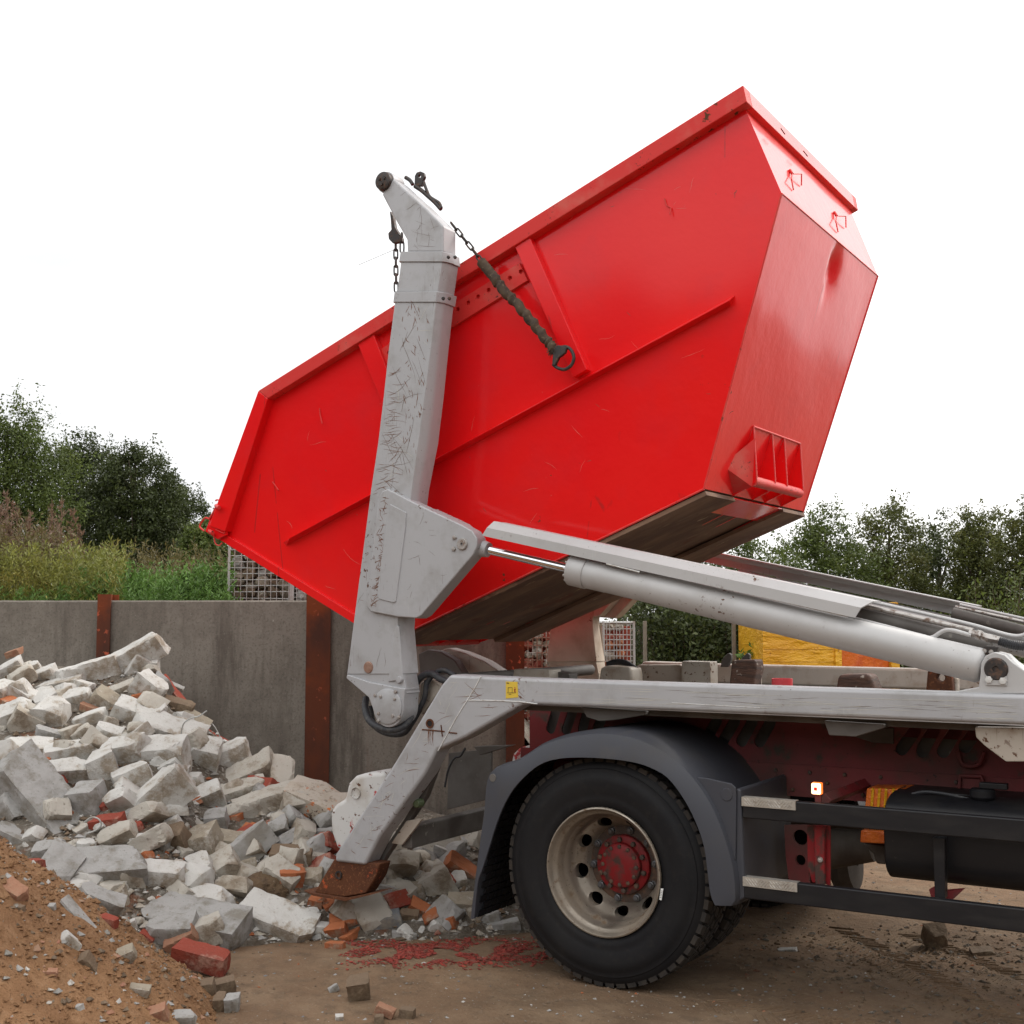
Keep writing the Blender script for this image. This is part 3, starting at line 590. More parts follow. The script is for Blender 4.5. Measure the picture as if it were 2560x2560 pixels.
# top rim
RB0, RB1, RT0, RT1 = SK((1409, 192), .06), SK((505, 752), .06), SK((1402, 160), .06), SK((487, 737), .06)
IN = Vector((0, .075, 0))
for f, s in ((lambda p: p, 1), (mir, -1)):
    MB().hexa([f(RB0), f(RT0), f(RT0)+IN*s, f(RB0)+IN*s], [f(RB1), f(RT1), f(RT1)+IN*s, f(RB1)+IN*s]).build('rim', M['red_edge'], skip, bevel=.005)
    e0, e1 = SK((394, 992), .06), SK((424, 1003), .06)
    MB().hexa([f(RT1), f(RB1), f(RB1)+IN*s, f(RT1)+IN*s], [f(e0), f(e1), f(e1)+IN*s, f(e0)+IN*s]).build('rim', M['red'], skip, bevel=.005)
    g0, g1 = SK((410, 1016), .02), SK((728, 1214), .02); h0, h1 = SK((418, 1004), .02), SK((734, 1200), .02)
    MB().hexa([f(g0), f(h0), f(h0)+IN*s*.5, f(g0)+IN*s*.5], [f(g1), f(h1), f(h1)+IN*s*.5, f(g1)+IN*s*.5]).build('edge_flange', M['red'], skip, bevel=.003)
ex = -EX*.065
MB().hexa([RB0+IN, RT0+IN, RT0+IN+ex, RB0+IN+ex], [mir(RB0)-IN, mir(RT0)-IN, mir(RT0)-IN+ex, mir(RB0)-IN+ex]).build('rim', M['red'], skip, bevel=.004)
MB().hexa([RB1+IN, RT1+IN, RT1+IN-ex*.7, RB1+IN-ex*.7], [mir(RB1)-IN, mir(RT1)-IN, mir(RT1)-IN-ex*.7, mir(RB1)-IN-ex*.7]).build('rim', M['red_edge'], skip, bevel=.004)
# thin bent lip wires on the top of the end rim
for za, zb in (((870, 590), (905, 640)), ((1065, 785), (1100, 830))):
    q = RT0+EX*.002; MB().tube([PL(z2(*za), q, EX), PL(z2(*zb), q, EX)], .003, 5).build('bent_wire', M['darkiron'], skip) 
def side_prism(pts, off, name, m, bevel=.003, depth=None, far=True, holes=()):
    for f, s in ((lambda p: p, 1), (mir, -1)):
        if s == -1 and not far: continue
        A = [f(SK(p, off)) for p in pts]; d = Vector((0, (depth or off)*s, 0))
        o = MB().hexa(A, [q+d for q in A]).build(name, m, skip, bevel=bevel)
        if holes and s == 1:
            c = MB()
            for h in holes: q = SK(h, off); c.cyl(q-EY*.02, q+EY*(off-.003), .0125, 14)
            cut(o, c)
side_prism([z1(1325, 610), z1(1430, 550), (1107, 697), (1081, 712)], .045, 'rib', M['red'])
side_prism([(671, 640), (702, 624), (795, 868), (772, 881)], .045, 'rib', M['red'])
side_prism([z1(1375, 765), z1(1432, 885), (724, 697), (710, 664)], .022, 'perforated_strip', M['red_edge'], .002,
           holes=[z1(*q) for q in ((1385, 825), (1310, 870), (1237, 912), (1163, 952), (1090, 998), (1022, 1040), (950, 1085), (475, 1385), (412, 1422))])
for f in (lambda p: p, mir):                                 # folded ledge along the side
    A = [f(SK((1386, 558))), f(SK((1376, 567), .055)), f(SK((1378, 577)))]; B = [f(SK((534, 1024))), f(SK((546, 1016), .055)), f(SK((540, 1030)))]
    MB().rings([A, B], True, True).build('ledge', M['red'], skip)
for q in (((1254, 375), (1258, 388), (1266, 392), (1267, 406)), ((603, 770), (604, 782), (612, 800)), ((514, 909), (520, 917), (530, 926))):
    P = [SK(p, .006) for p in q]; P[-1] = P[-1]-EY*.02; MB().tube(P, .0035, 6).build('cover_hook', M['red_edge'], skip, smooth=True)
for c0 in ((0, 0), (385, 362)):
    mb = MB(); k = lambda x, y, o=.006: PL(z2(x+c0[0], y+c0[1]), TR, nup, o)
    mb.tube([k(938, 955), k(950, 992, .012)], .008, 8); mb.tube([k(950, 992, .012), k(1003, 1008, .03), k(1018, 1045, .02), k(1038, 1088)], .0035, 6); mb.tube([k(950, 992, .012), k(930, 1045, .02), k(970, 1128)], .0035, 6)
    mb.build('cover_hook', M['red_edge'], skip, smooth=True)
# lifting pocket: four fins and a bar, at both ends
def loc2(p): return ((p-BL).dot(EX), (p-BL).dot(EZ))
fin = [loc2(T(z3(*q), 6.08)) for q in ((752, 375), (778, 790), (768, 830), (735, 855), (490, 985))]
fin.append((L_-.32, .0)); fin.append((L_-.01, .015))
bar = loc2(T(z3(742, 812), 6.08)); tip_ = fin[0]
for end in (0, 1):
    X = (lambda a: a) if not end else (lambda a: L_-a)
    W3 = lambda a, b, y: Vector((0, y, 0))+Vector((BL.x, 0, BL.z))+EX*X(a)+EZ*b
    pk = MB()
    for y in (6.08, 6.36, 6.55, 6.82):
        lo = [W3(a, b, y-.005) for a, b in fin]; MB().hexa(lo, [q+EY*.010 for q in lo]).build('pocket_fin', M['red'], skip, bevel=.0015)
    MB().cyl(W3(*bar, 6.08), W3(*bar, 6.82), .028, 18).build('lifting_bar', M['red_edge'], skip, smooth=True)
    mb = MB(); mb.tube([W3(*fin[0], 6.08), W3(*fin[0], 6.82)], .006, 6)
    for y in (6.08, 6.36, 6.55, 6.82): mb.tube([W3(*fin[0], y), W3(*fin[1], y)], .0055, 6)
    mb.build('guard_rod', M['red_edge'], skip, smooth=True)
    lo = [W3(L_-.17, -.006, 6.085), W3(L_-.002, -.006, 6.085), W3(L_-.002, -.006, 6.815), W3(L_-.17, -.006, 6.815)]
    if not end: MB().hexa(lo, [q+EZ*.005 for q in lo]).build('recess_plate', M['red'], skip)
    # wedge gusset beside the first fin
    tp = [W3(fin[0][0]-.01, fin[0][1]-.06, 6.075), W3(bar[0]-.01, bar[1]-.03, 6.075), W3(L_-.02, .02, 6.075)]; ap = W3((fin[0][0]+L_)/2-.05, .13, 5.88)
    MB().add([*tp, ap], [(0, 1, 2), (0, 1, 3), (1, 2, 3), (2, 0, 3)]).build('gusset', M['red_edge'] if not end else M['red'], skip)
# rear lock handles on the low corner
q = lambda x, y, o=.05: SK(b6(x, y), o)
mb = MB(); mb.tube(bez([q(1225, 685), q(1240, 682), q(1280, 708)], 5), .005, 6); mb.tube(bez([q(1190, 790), q(1165, 785), q(1135, 830), q(1160, 858)], 5), .006, 7); mb.tube(bez([q(1235, 705), q(1215, 745), q(1190, 790)], 4), .006, 7)
mb.tube(bez([q(1215, 870), q(1222, 925), q(1245, 940), q(1262, 925)], 5), .004, 6); mb.cyl(q(1190, 858), q(1208, 868, .09), .012, 10); mb.cyl(q(1228, 715), q(1245, 725, .1), .012, 10)
mb.build('lock_handle', M['red_edge'], skip, smooth=True)
mb = MB(); A = [q(1215, 725, .045), q(1275, 760, .045), q(1285, 880, .045), q(1235, 905, .045), q(1165, 860, .045)]; mb.hexa(A, [p+EY*.02 for p in A]); mb.build('lock_plate', M['red'], skip, bevel=.004)
mb = MB(); mb.cyl(q(1278, 770, .05), q(1278, 770, .02), .010, 10); mb.tube(bez([q(1278, 780), q(1272, 830), q(1275, 870), q(1225, 850)], 5), .003, 5); mb.build('lock_chain', M['red_edge'], skip)

# ------------------------------------------------------------------ skip lorry
truck = empty('skip_truck', Vector((-2.0, YM/2, 0)), 'silver grey skip lorry with raised lifting arms holding the red skip', 'truck')
SIDES = [(lambda p: Vector(p), 1, ''), (mir, -1, 'far')]
def P2(z, pts, Y): return [T(z(*p), Y) for p in pts]
def prism_side(pts, y0, y1, name, m, bevel=.006, seg=2, parent=truck, sides=SIDES, mfar=None):
    o = []
    for f, s, n in sides:
        A = [f((p[0], y0, p[2])) for p in pts]; B = [f((p[0], y1, p[2])) for p in pts]
        o.append(MB().hexa(A, B).build(name, mfar if (s < 0 and mfar) else m, parent, bevel=bevel, seg=seg))
    return o
# main outrigger rails
rail = [T(p, 5.25) for p in ((848, 1273), (832, 1292), (745, 1437), (632, 1612), (631, 1626), (688, 1633), (716, 1579), (802, 1460), (825, 1415), (877, 1392), (943, 1354), (983, 1331), (1000, 1329))]
rail += [Vector((.45, 5.25, 1.276)), Vector((.45, 5.25, 1.39)), Vector((-3.1, 5.25, 1.401))]
prism_side(rail, 5.25, 5.38, 'outrigger_beam', M['silver'], .018, 4, mfar=M['silver_dirty'])
for q_ in (((1110, 1355), (1060, 1450), (940, 1640), (815, 1868)), ((1020, 1520), (1200, 1522), (1380, 1530), (1500, 1545))): MB().tube(P2(z4, q_, 5.249), .003, 6).build('weld_bead', M['weld'], truck, smooth=True)
mb = MB(); 0 and mb.tube(P2(z4, ((1110, 1355), (1060, 1450), (940, 1640), (815, 1868)), 5.249), .003, 6); mb.tube(P2(z5, ((1400, 1225), (1932, 1255)), 5.2495), .0015, 5)
mb.build('weld_bead', M['weld'], truck, smooth=True)
# hole with rust at the bend
c = T(z4(760, 1680), 5.25); mb = MB(); mb.lathe([(.024, .0), (.024, -.006), (.016, -.006), (.015, .012)], c, (0, 1, 0), 20); mb.build('drain_hole', M['rust'], truck, smooth=True)
MB().cyl(c+EY*-.001, c-EY*.003, .0155, 16).build('drain_shade_disc', M['black'], truck)  # solid black disc, painted for the shade inside the hole
for q in (((705, 1722), (860, 1735)), ((890, 1742), (945, 1748)), ((835, 1690), (845, 1770))):
    MB().tube(P2(z4, q, 5.2485), .0035, 5).build('rust_gouge', M['rust'], truck)
# warning sticker
A = P2(z4, ((1282, 1390), (1362, 1393), (1368, 1500), (1282, 1508)), 5.2485)
st = MB().hexa(A, [p+EY*.002 for p in A]).build('warning_sticker', M['sticker'], truck)
mb = MB(); k = lambda x, y: T(z4(x, y), 5.2475)
for a, b in (((1298, 1432), (1298, 1468)), ((1298, 1432), (1326, 1432)), ((1326, 1432), (1326, 1468)), ((1290, 1468), (1352, 1468)), ((1302, 1478), (1320, 1478))): mb.tube([k(*a), k(*b)], .0009, 4)
mb.tube([k(1288, 1400), k(1304, 1402)], .002, 4); mb.build('pictogram', M['ink'], st)
mb = MB(); mb.cyl(k(1345, 1433), k(1345, 1433)-EY*.0005, .003, 8)
for a, b in (((1345, 1437), (1345, 1452)), ((1345, 1440), (1338, 1450)), ((1345, 1440), (1352, 1450)), ((1345, 1452), (1339, 1464)), ((1345, 1452), (1351, 1464))): mb.tube([k(*a), k(*b)], .0014, 4)
mb.build('pictogram', M['inkred'], st)
# stabiliser foot
for f, s, n in SIDES:
    A = P2(b1, ((228, 815), (545, 840), (515, 935), (445, 1045), (300, 1070), (95, 1040), (140, 960)), 5.265)
    MB().hexa([f(p) for p in A], [f(p+EY*.10) for p in A]).build('stabiliser_foot', M['rust'], truck, bevel=.008)
    A = P2(b1, ((25, 1025), (95, 1045), (300, 1078), (445, 1050), (530, 1040), (450, 1062), (310, 1096), (90, 1060)), 5.24)
    MB().hexa([f(p) for p in A], [f(p+EY*.15) for p in A]).build('foot_plate', M['rust'], truck)
    c = f(T(b1(265, 918), 5.262)); MB().lathe([(.022, 0), (.022, .006*s), (.014, .006*s), (.013, 0)], c, (0, -1, 0), 18).build('foot_pin', M['darkiron'], truck, smooth=True)
# bumper housing behind the leg
M['scuff'] = mat('grey_paint_with_red_scuffs', (.55, .54, .52), .5, layers=[dict(s=6, lo=.5, hi=.7, c=(.42, .38, .33)), dict(s=7, lo=.585, hi=.62, c=(.40, .03, .03), rr=.7), dict(s=30, lo=.62, hi=.66, c=RUST, rr=.8)])
A = P2(b1, ((575, 215), (450, 222), (370, 245), (322, 295), (300, 400), (235, 440), (198, 490), (205, 620), (245, 745), (300, 760), (600, 400)), 5.44)
prism_side([Vector((p.x, 5.44, p.z)) for p in A], 5.44, 5.72, 'stabiliser_housing', M['scuff'], .04, 4)
MB().lathe([(0, -.004), (.028, -.004), (.03, .0), (.03, .01)], T(b1(385, 360), 5.44), (0, -1, 0), 18).build('cover_cap', M['scuff'], truck, smooth=True)
prism_side(P2(b1, ((885, 225), (845, 330), (520, 815), (552, 838), (850, 390), (935, 160)), 5.39), 5.39, 5.44, 'inner_leg', M['darkgrey'], .006)
prism_side(P2(b1, ((845, 530), (735, 548), (632, 700), (705, 712)), 5.385), 5.37, 5.39, 'side_plate', M['silver_dirty'], .003, sides=SIDES[:1])
c = T(b1(800, 432), 5.36); MB().lathe([(0, -.02), (.018, -.016), (.024, 0), (.024, .03)], c, (0, 1, 0), 18).build('rear_lamp', mat('greenish_lens', (.10, .13, .07), .25), truck, smooth=True)
# rear cross beam, flap
c = T(b1(800, 640), 5.5); MB().box((c.x-.035, 5.40, c.z-.06), (c.x+.035, 7.5, c.z+.055)).build('cross_beam', M['darkgrey'], truck, bevel=.008)
prism_side(P2(b1, ((1010, 90), (1300, 60), (1300, 400), (1000, 475)), 5.95), 5.95, 5.97, 'mud_flap', M['darkgrey'], .003)
mb = MB(); mb.tube(bez(P2(b1, ((1125, 55), (1090, 110), (1050, 125), (1010, 200), (985, 320)), 5.6), 6), .006, 6); mb.build('brake_line', M['hose'], truck, smooth=True)
prism_side(P2(z4, ((1060, 1840), (1330, 1830), (1100, 1900)), 5.7), 5.7, 5.74, 'bracket_plate', M['darkgrey'], .003, sides=SIDES[:1])
# curved guard plates beside the pivot
mb = MB(); A = P2(z4, ((790, 1190), (880, 1160), (990, 1190), (1130, 1250), (1250, 1330), (1010, 1335), (930, 1260), (860, 1200)), 6.9)
mb.hexa(A, [p+EY*.12 for p in A]); mb.build('guard_plate', M['silver_dirty'], truck, bevel=.01)
A = P2(z4, ((675, 1200), (740, 1170), (830, 1185), (930, 1245), (990, 1340), (690, 1345)), 6.75); MB().hexa(A, [p+EY*.08 for p in A]).build('guard_plate', M['darkgrey'], truck, bevel=.01)

# lifting arms -----------------------------------------------------
SEC = [(1272, 654.4, 761, 788), (1165, 668, 747, 779), (905.7, 702, 779, 810), (815, 716, 792, 829), (640, 735, 815, 846), (571, 744.6, 822.5, 854), (550.6, 747, 825, 857), (494.6, 754, 834, 865), (474, 757, 836, 863.5)]
Y0, Y1 = 5.30, 5.425
def interp(v):
    for a, b in zip(SEC, SEC[1:]):
        if b[0] <= v <= a[0]:
            t = (v-a[0])/(b[0]-a[0]); return [a[i]+(b[i]-a[i])*t for i in range(1, 4)]
def armsec(v, g=0., sh=0.):
    l, c, r = interp(v); A = T((l, v), Y0); B = T((c, v), Y0); C_ = T((r, v-4), Y1); z = B.z
    xl, xc, xr = A.x-g, B.x+g*.3, C_.x+g
    return [Vector((xl+.012, Y0-g, A.z)), Vector((xc, Y0-g, z)), Vector((xc+(xr-xc)*.75, Y0+.03-g*.5, z)), Vector((xr, Y0+.055, z)), Vector((xr, Y1+g, z)), Vector((xl, Y1+g, A.z)), Vector((xl, Y0+.012-g, A.z))]
for f, s, n in SIDES:
    mA = M['silver'] if s > 0 else M['far_arm']
    def lft(v0, v1, g, name, k=6):
        R = [[f(p) for p in armsec(v0+(v1-v0)*i/k, g)] for i in range(k+1)]
        return MB().rings(R).build(name, mA, truck, bevel=.004)
    lower = lft(1272, 571, .004, 'lifting_arm', 8)
    lft(571, 550.6, .011, 'arm_collar', 1); lft(550.6, 494.6, .0, 'arm_middle_section', 3); lft(494.6, 475, .008, 'arm_collar', 1)
    hp = P2(z1, ((468, 222), (425, 290), (520, 470), (597, 605), (600, 692), (850, 692), (850, 508), (728, 385), (505, 183)), Y0)
    # slanted head: front outline and a rounded back
    MB().hexa([f(p) for p in hp], [f(Vector((p.x, Y1, p.z))) for p in hp]).build('arm_head', mA, truck, bevel=.012, seg=3)
    c = f(T(z1(428, 196), Y0-.02))
    rl = MB().lathe([(0, .0), (.040, -.002), (.050, .004), (.053, .018), (.053, .055), (.045, .09), (0, .09)], c, (0, s, 0), 28).build('head_roller', M['darkiron'], truck, smooth=True)
    for k in range(3): a = .5+k*2.1; q = c+Vector((.02*cos(a), 0, .022*sin(a))); MB().cyl(q, q-EY*.010*s, .009, 10).build('bolt', M['darkiron'], rl)
    mb = MB(); mb.lathe([(.046, .0), (.058, .002), (.060, .02), (.058, .10), (.02, .10)], c+EY*.03*s, (0, s, 0), 28); mb.build('roller_housing', mA, truck, smooth=True)
    # cover plate on the head
    A = P2(z1, ((735, 362), (745, 360), (862, 440), (850, 447), (820, 430)), Y0+.05)
    # boss at the pin
    c = f(T(z4(337, 1293), Y0)); MB().lathe([(0, -.012), (.028, -.010), (.034, -.002), (.034, .01)], c, (0, s, 0), 22).build('pin_boss', mat('rust_tinted_paint'+n, (.30, .19, .14), .55, layers=[dict(s=30, lo=.4, hi=.7, c=(.18, .08, .05))]), truck, smooth=True)
    A = P2(z4, ((188, 1322), (574, 1330), (598, 1475), (560, 1452), (350, 1402), (186, 1344)), Y0+.001)
    MB().hexa([f(p) for p in A], [f(Vector((p.x, Y1-.002, p.z))) for p in A]).build('arm_foot', mA, truck, bevel=.004)
    # pivot bracket with round bolted plate
    c0 = T(z4(470, 1562), 5.285); rr_ = .093
    arc = [c0+Vector((rr_*1.09*cos(a), 0, rr_*1.18*sin(a))) for a in np.linspace(radians(-170), radians(12), 14)]
    A = P2(z4, ((585, 1440), (350, 1398), (185, 1342), (180, 1368), (335, 1500)), 5.285)
    pl = [Vector((p.x, 0, p.z)) for p in (A[1:][::1])]
    poly = [A[0], A[1], A[2], A[3], A[4]]+arc
    prism = MB().hexa([f(Vector((p.x, 5.285, p.z))) for p in poly], [f(Vector((p.x, 5.42, p.z))) for p in poly]).build('pivot_bracket', mA, truck, bevel=.005)
    ds = MB().lathe([(0, -.012), (rr_-.006, -.012), (rr_, -.008), (rr_, .004)], f(c0), (0, s, 0), 40).build('pivot_disc', mA, prism, smooth=True)
    for q in ((380, 1487), (418, 1494), (520, 1462), (516, 1511), (404, 1611), (503, 1627), (545, 1636), (404, 1660)):
        p = f(T(z4(*q), 5.272)); mb = MB(); mb.lathe([(0, -.008), (.008, -.006), (.010, .0), (.010, .004)], p, (0, s, 0), 10); mb.build('bolt', M['bolt'], prism, smooth=True)
    A = P2(z4, ((528, 1000), (545, 1015), (572, 1380), (470, 1392), (505, 1060)), Y0-.008)
    MB().hexa([f(p) for p in A], [f(p+EY*.01) for p in A]).build('stiffener', mA, lower, bevel=.006, seg=3)
    MB().lathe([(0, -.01), (.016, -.008), (.019, 0), (.019, .008)], f(T(z4(546, 1378), Y0-.008)), (0, s, 0), 16).build('bolt', mA, lower, smooth=True)
    # knuckle for the tipping cylinder
    A = P2(z4, ((400, 130), (425, 78), (465, 60), (640, 150), (755, 205), (980, 310), (1050, 350), (1083, 400), (1085, 455), (1058, 515), (900, 700), (700, 935), (665, 955), (530, 945), (350, 910), (318, 870), (335, 700)), 5.272)
    kn = MB().hexa([f(p) for p in A], [f(Vector((p.x, 5.37 if i > 8 and i < 13 else 5.36, p.z))) for i, p in enumerate(A)]).build('arm_knuckle', mA, truck, bevel=.008, seg=3)
    A = P2(z4, ((755, 205), (980, 310), (1060, 380), (1065, 500), (690, 950), (640, 955)), 5.37)
    MB().hexa([f(p+Vector((-.01, 0, .01))) for p in A], [f(Vector((p.x-.01, 5.46, p.z+.01))) for p in A]).build('arm_knuckle', mA, truck, bevel=.006)
    A = P2(z4, ((482, 165), (592, 222), (588, 330), (522, 840), (505, 848), (405, 822), (392, 785), (462, 260)), 5.266)
    MB().hexa([f(p) for p in A], [f(p+EY*.008) for p in A]).build('access_cover', mA, kn, bevel=.004, seg=3)
    c = f(T(z4(985, 442), 5.272)); MB().lathe([(.008, .01), (.008, -.012), (.028, -.012), (.031, -.008), (.031, .01)], c, (0, s, 0), 24).build('pin', M['bolt'], kn, smooth=True)
    for q in ((930, 397), (925, 475)): MB().lathe([(0, -.012), (.011, -.010), (.013, 0)], f(T(z4(*q), 5.272)), (0, s, 0), 6).build('bolt', M['bolt'], kn)
    for vv, xx in ((484, (884, 930)), (562, (848, 890))):
        for x in xx:
            p = f(T((603.8+x*.2734, vv+1), Y0-.008)); MB().lathe([(0, -.004), (.008, -.003), (.010, .004), (.010, .006)], p, (0, s, 0), 10).build('collar_bolt', M['darkiron'], truck)
    # tipping cylinder
    A_, B_ = f(T((873, 1026), 5.345)), f(T((1880, 1263), 5.345)); e = (B_-A_).normalized()
    def at(u): q = T((u, 1026+(u-873)*.2354), 5.345); return A_+e*((q.x-A_.x)/e.x)
    MB().tube([at(885), at(902), at(922)], [.058, .05, .038], 20).build('rod_eye', mA, truck, smooth=True)
    MB().cyl(at(905), at(1085), .0225, 24).build('piston_rod', M['chrome'] if s > 0 else M['steel'], truck, smooth=True)
    mC = M['silver_clean']
    fl = MB().tube([at(1078), at(1080), at(1108), at(1110)], [.070, .079, .079, .075], 36).build('cylinder_head', mC, truck, smooth=True)
    x_, y_, _ = basis(e)
    for k in range(12): a = k*pi/6; p = at(1079)+(x_*cos(a)+y_*sin(a))*.064; MB().cyl(p, p-e*.012, .007, 6).build('bolt', M['bolt'], fl)
    MB().tube([at(1109), at(1111), at(1112), at(1145), at(1146), at(1846), at(1852), at(1856)], [.070, .073, .074, .074, .072, .072, .066, .05], 40).build('hydraulic_cylinder', mC, truck, smooth=True)
    # folded guard above it
    ln = [(P2(z5, ((255, 215), (285, 168), (300, 128)), 5.27), P2(z6, ((695, 277), (740, 205), (812, 158)), 5.27))]
    a, b = ln[0]; a[1].y = b[1].y = 5.27; 
    def sec(p): p = [Vector(q) for q in p]; q2 = T((0, 0), 5) if 0 else None; back = Vector((p[2].x, 5.43, p[2].z)); p[2] = Vector((p[2].x, 5.31, p[2].z)); return [f(q) for q in p+[back]]
    g = MB().rings([sec(a), sec(b)], False, False).build('cylinder_guard', mC, truck)
    so_ = g.modifiers.new('s', 'SOLIDIFY'); so_.thickness = .006; so_.offset = 0
    w_ = lambda u0, v0, u1, v1, Y=5.27: MB().tube([f(T(z5(u0, v0), Y)), f(T(z5(u1, v1), Y))], .004, 5)
    w_(1005, 385, 1205, 435).build('weld_bead', M['weld'], truck)
    # pipework near the cylinder base
    pp = lambda pts, Y: [f(p) for p in P2(z6, pts, Y)]
    MB().tube(pp(((690, 172), (1560, 372)), 5.44), .011, 12).build('hydraulic_pipe', M['steel'], truck, smooth=True)
    MB().tube(pp(((690, 230), (1690, 495)), 5.47), .033, 16).build('inner_cylinder', M['darkgrey'], truck, smooth=True)
    MB().tube(bez(pp(((640, 270), (900, 335), (1180, 408), (1260, 420), (1370, 366), (1545, 405)), 5.36), 8), .009, 10).build('hydraulic_pipe', M['silver_clean'], truck, smooth=True)
    MB().tube(bez(pp(((780, 150), (1200, 245), (1560, 330), (1850, 408), (1980, 385)), 5.5), 8), .008, 8).build('hydraulic_pipe', M['silver_clean'], truck, smooth=True)
    fa = pp(((1530, 385), (1585, 398), (1586, 398), (1620, 408), (1622, 408), (1668, 425), (1670, 425), (1770, 445)), 5.37)
    MB().tube(fa, [.016, .016, .022, .022, .017, .019, .020, .016], 6).build('pipe_fitting', M['steel'], truck)
    hz = bez(pp(((1750, 445), (1850, 475), (1960, 480), (2080, 440)), 5.37), 14); MB().tube(hz, [.017+.003*(i % 2) for i in range(len(hz))], 12).build('corrugated_hose', M['hose'], truck, smooth=True)
    A = P2(z6, ((1640, 480), (1740, 490), (1735, 545), (1625, 545)), 5.33); MB().hexa([f(p) for p in A], [f(p+EY*.05) for p in A]).build('pipe_clamp', M['darkiron'], truck, bevel=.004)
    for q in ((1642, 520), (1692, 527)): MB().lathe([(0, -.01), (.009, -.008), (.010, 0)], f(T(z6(*q), 5.33)), (0, s, 0), 8).build('bolt', M['bolt'], truck)
    A = P2(z6, ((1395, 832), (1420, 818), (1600, 785), (1612, 700), (1618, 610), (1650, 555), (1712, 528), (1790, 548), (1850, 605), (1960, 680), (2100, 740), (2100, 835)), 5.275)
    br = MB().hexa([f(p) for p in A], [f(Vector((p.x, 5.42, p.z))) for p in A]).build('cylinder_bracket', M['silver_clean'] if s > 0 else M['silver_dirty'], truck, bevel=.008, seg=3)
    MB().lathe([(0, -.004), (.012, -.004), (.013, -.010), (.04, -.010), (.046, -.002), (.046, .01)], f(T(z6(1728, 652), 5.272)), (0, s, 0), 28).build('pin', M['darkiron'], br, smooth=True)
    A = P2(z6, ((1652, 702), (1808, 705), (1806, 775), (1650, 770)), 5.268); kp = MB().hexa([f(p) for p in A], [f(p+EY*.01) for p in A]).build('keeper_plate', M['silver_clean'], br, bevel=.002)
    for q in ((1675, 728), (1778, 738)): MB().lathe([(0, -.012), (.014, -.010), (.016, 0)], f(T(z6(*q), 5.268)), (0, s, 0), 6).build('bolt', M['weld'], br)

# hoses round the near pivot
def hose(z, pts, Ys, r, name='hydraulic_hose'):
    P = [T(z(*p), y) for p, y in zip(pts, Ys)]; P = bez(P, 10); return MB().tube(P, [r*(1+.06*(i % 3 == 0)) for i in range(len(P))], 12).build(name, M['hose'], truck, smooth=True)
hose(z4, ((318, 1505), (312, 1570), (335, 1650), (400, 1705), (500, 1725), (590, 1690), (632, 1610), (640, 1500), (662, 1405), (712, 1348), (775, 1335), (830, 1372), (900, 1400)), [5.4, 5.36, 5.33, 5.31, 5.31, 5.34, 5.4, 5.44, 5.45, 5.45, 5.44, 5.42, 5.42], .0185)
hose(z4, ((345, 1560), (380, 1700), (480, 1755), (590, 1740), (660, 1620), (720, 1510), (740, 1400), (800, 1330), (860, 1312), (930, 1350)), [5.46]*10, .014)
hose(z4, ((420, 1700), (540, 1740), (620, 1700), (700, 1560), (730, 1450), (735, 1380)), [5.5]*6, .013)
c = T(z4(790, 1390), 5.55); MB().cyl(c, c+EY*1.8, .035, 18).build('pivot_shaft', M['darkgrey'], truck, smooth=True)
A = P2(z4, ((690, 1400), (760, 1360), (850, 1420), (700, 1620), (680, 1560)), 5.5); MB().hexa(A, [p+EY*.1 for p in A]).build('pivot_support', M['silver_dirty'], truck, bevel=.008)

# deck, blocks and fittings between the beams
MB().box((-3.25, 5.38, 1.235), (.45, 7.52, 1.262)).build('deck', M['deck'], truck)
def block(z, pts, Y, dep, name, m, bevel=.012, zb=1.262, label=None):
    A = P2(z, pts, Y); A += [Vector((A[-1].x, Y, zb)), Vector((A[0].x, Y, zb))]
    o = MB().hexa(A, [p+EY*dep for p in A]).build(name, m, truck, bevel=bevel)
    return tag(o, label) if label else o
block(b7, ((1040, 640), (1058, 485), (1250, 480), (1262, 560), (1240, 640)), 6.3, .12, 'stop_block', M['timber'], label='rust brown worn stop block')
block(b7, ((1240, 640), (1250, 482), (1280, 520), (1292, 640)), 6.42, .03, 'stop_block', M['silver_dirty'])
block(z6, ((553, 780), (570, 692), (800, 688), (838, 780)), 6.0, .14, 'stop_block', M['timber'], .02, label='scraped grey brown stop block')
o = block(z6, ((1212, 800), (1225, 655), (1395, 655), (1412, 800)), 5.9, .06, 'stop_block', M['rust'], label='rusty stop block with a round hole')
q = T(z6(1322, 716), 5.9); c = MB(); c.cyl(q-EY*.05, q+EY*.2, .017, 16); cut(o, c)
block(z6, ((1412, 800), (1415, 710), (1445, 715), (1447, 800)), 5.95, .05, 'stop_block', M['silver_dirty'])
block(z5, ((957, 1080), (965, 1010), (1010, 1000), (1150, 1010), (1160, 1060)), 6.7, .16, 'stop_block', M['silver_dirty'], .02)
block(z5, ((440, 1060), (445, 1022), (658, 1025), (662, 1060)), 6.2, .14, 'tool_box', M['silver_dirty'], .006)
block(z5, ((662, 1060), (668, 1030), (780, 1050), (782, 1062)), 6.3, .10, 'stop_block', M['darkgrey'], .006)
block(b7, ((255, 640), (300, 522), (640, 520), (660, 530), (900, 538), (905, 640)), 7.30, .05, 'side_guard', M['silver_dirty'], .006)
block(b7, ((655, 535), (660, 492), (885, 498), (890, 548)), 7.20, .12, 'tool_box', M['silver_dirty'], .005)
for x in (1000, 1150):
    A = P2(b7, ((x-35, 540), (x-20, 480), (x+15, 440), (x+35, 425), (x+55, 440), (x+55, 480), (x+30, 540)), 7.4); MB().hexa(A, [p+EY*.03 for p in A]).build('lashing_eye', M['darkgrey'], truck, bevel=.006)
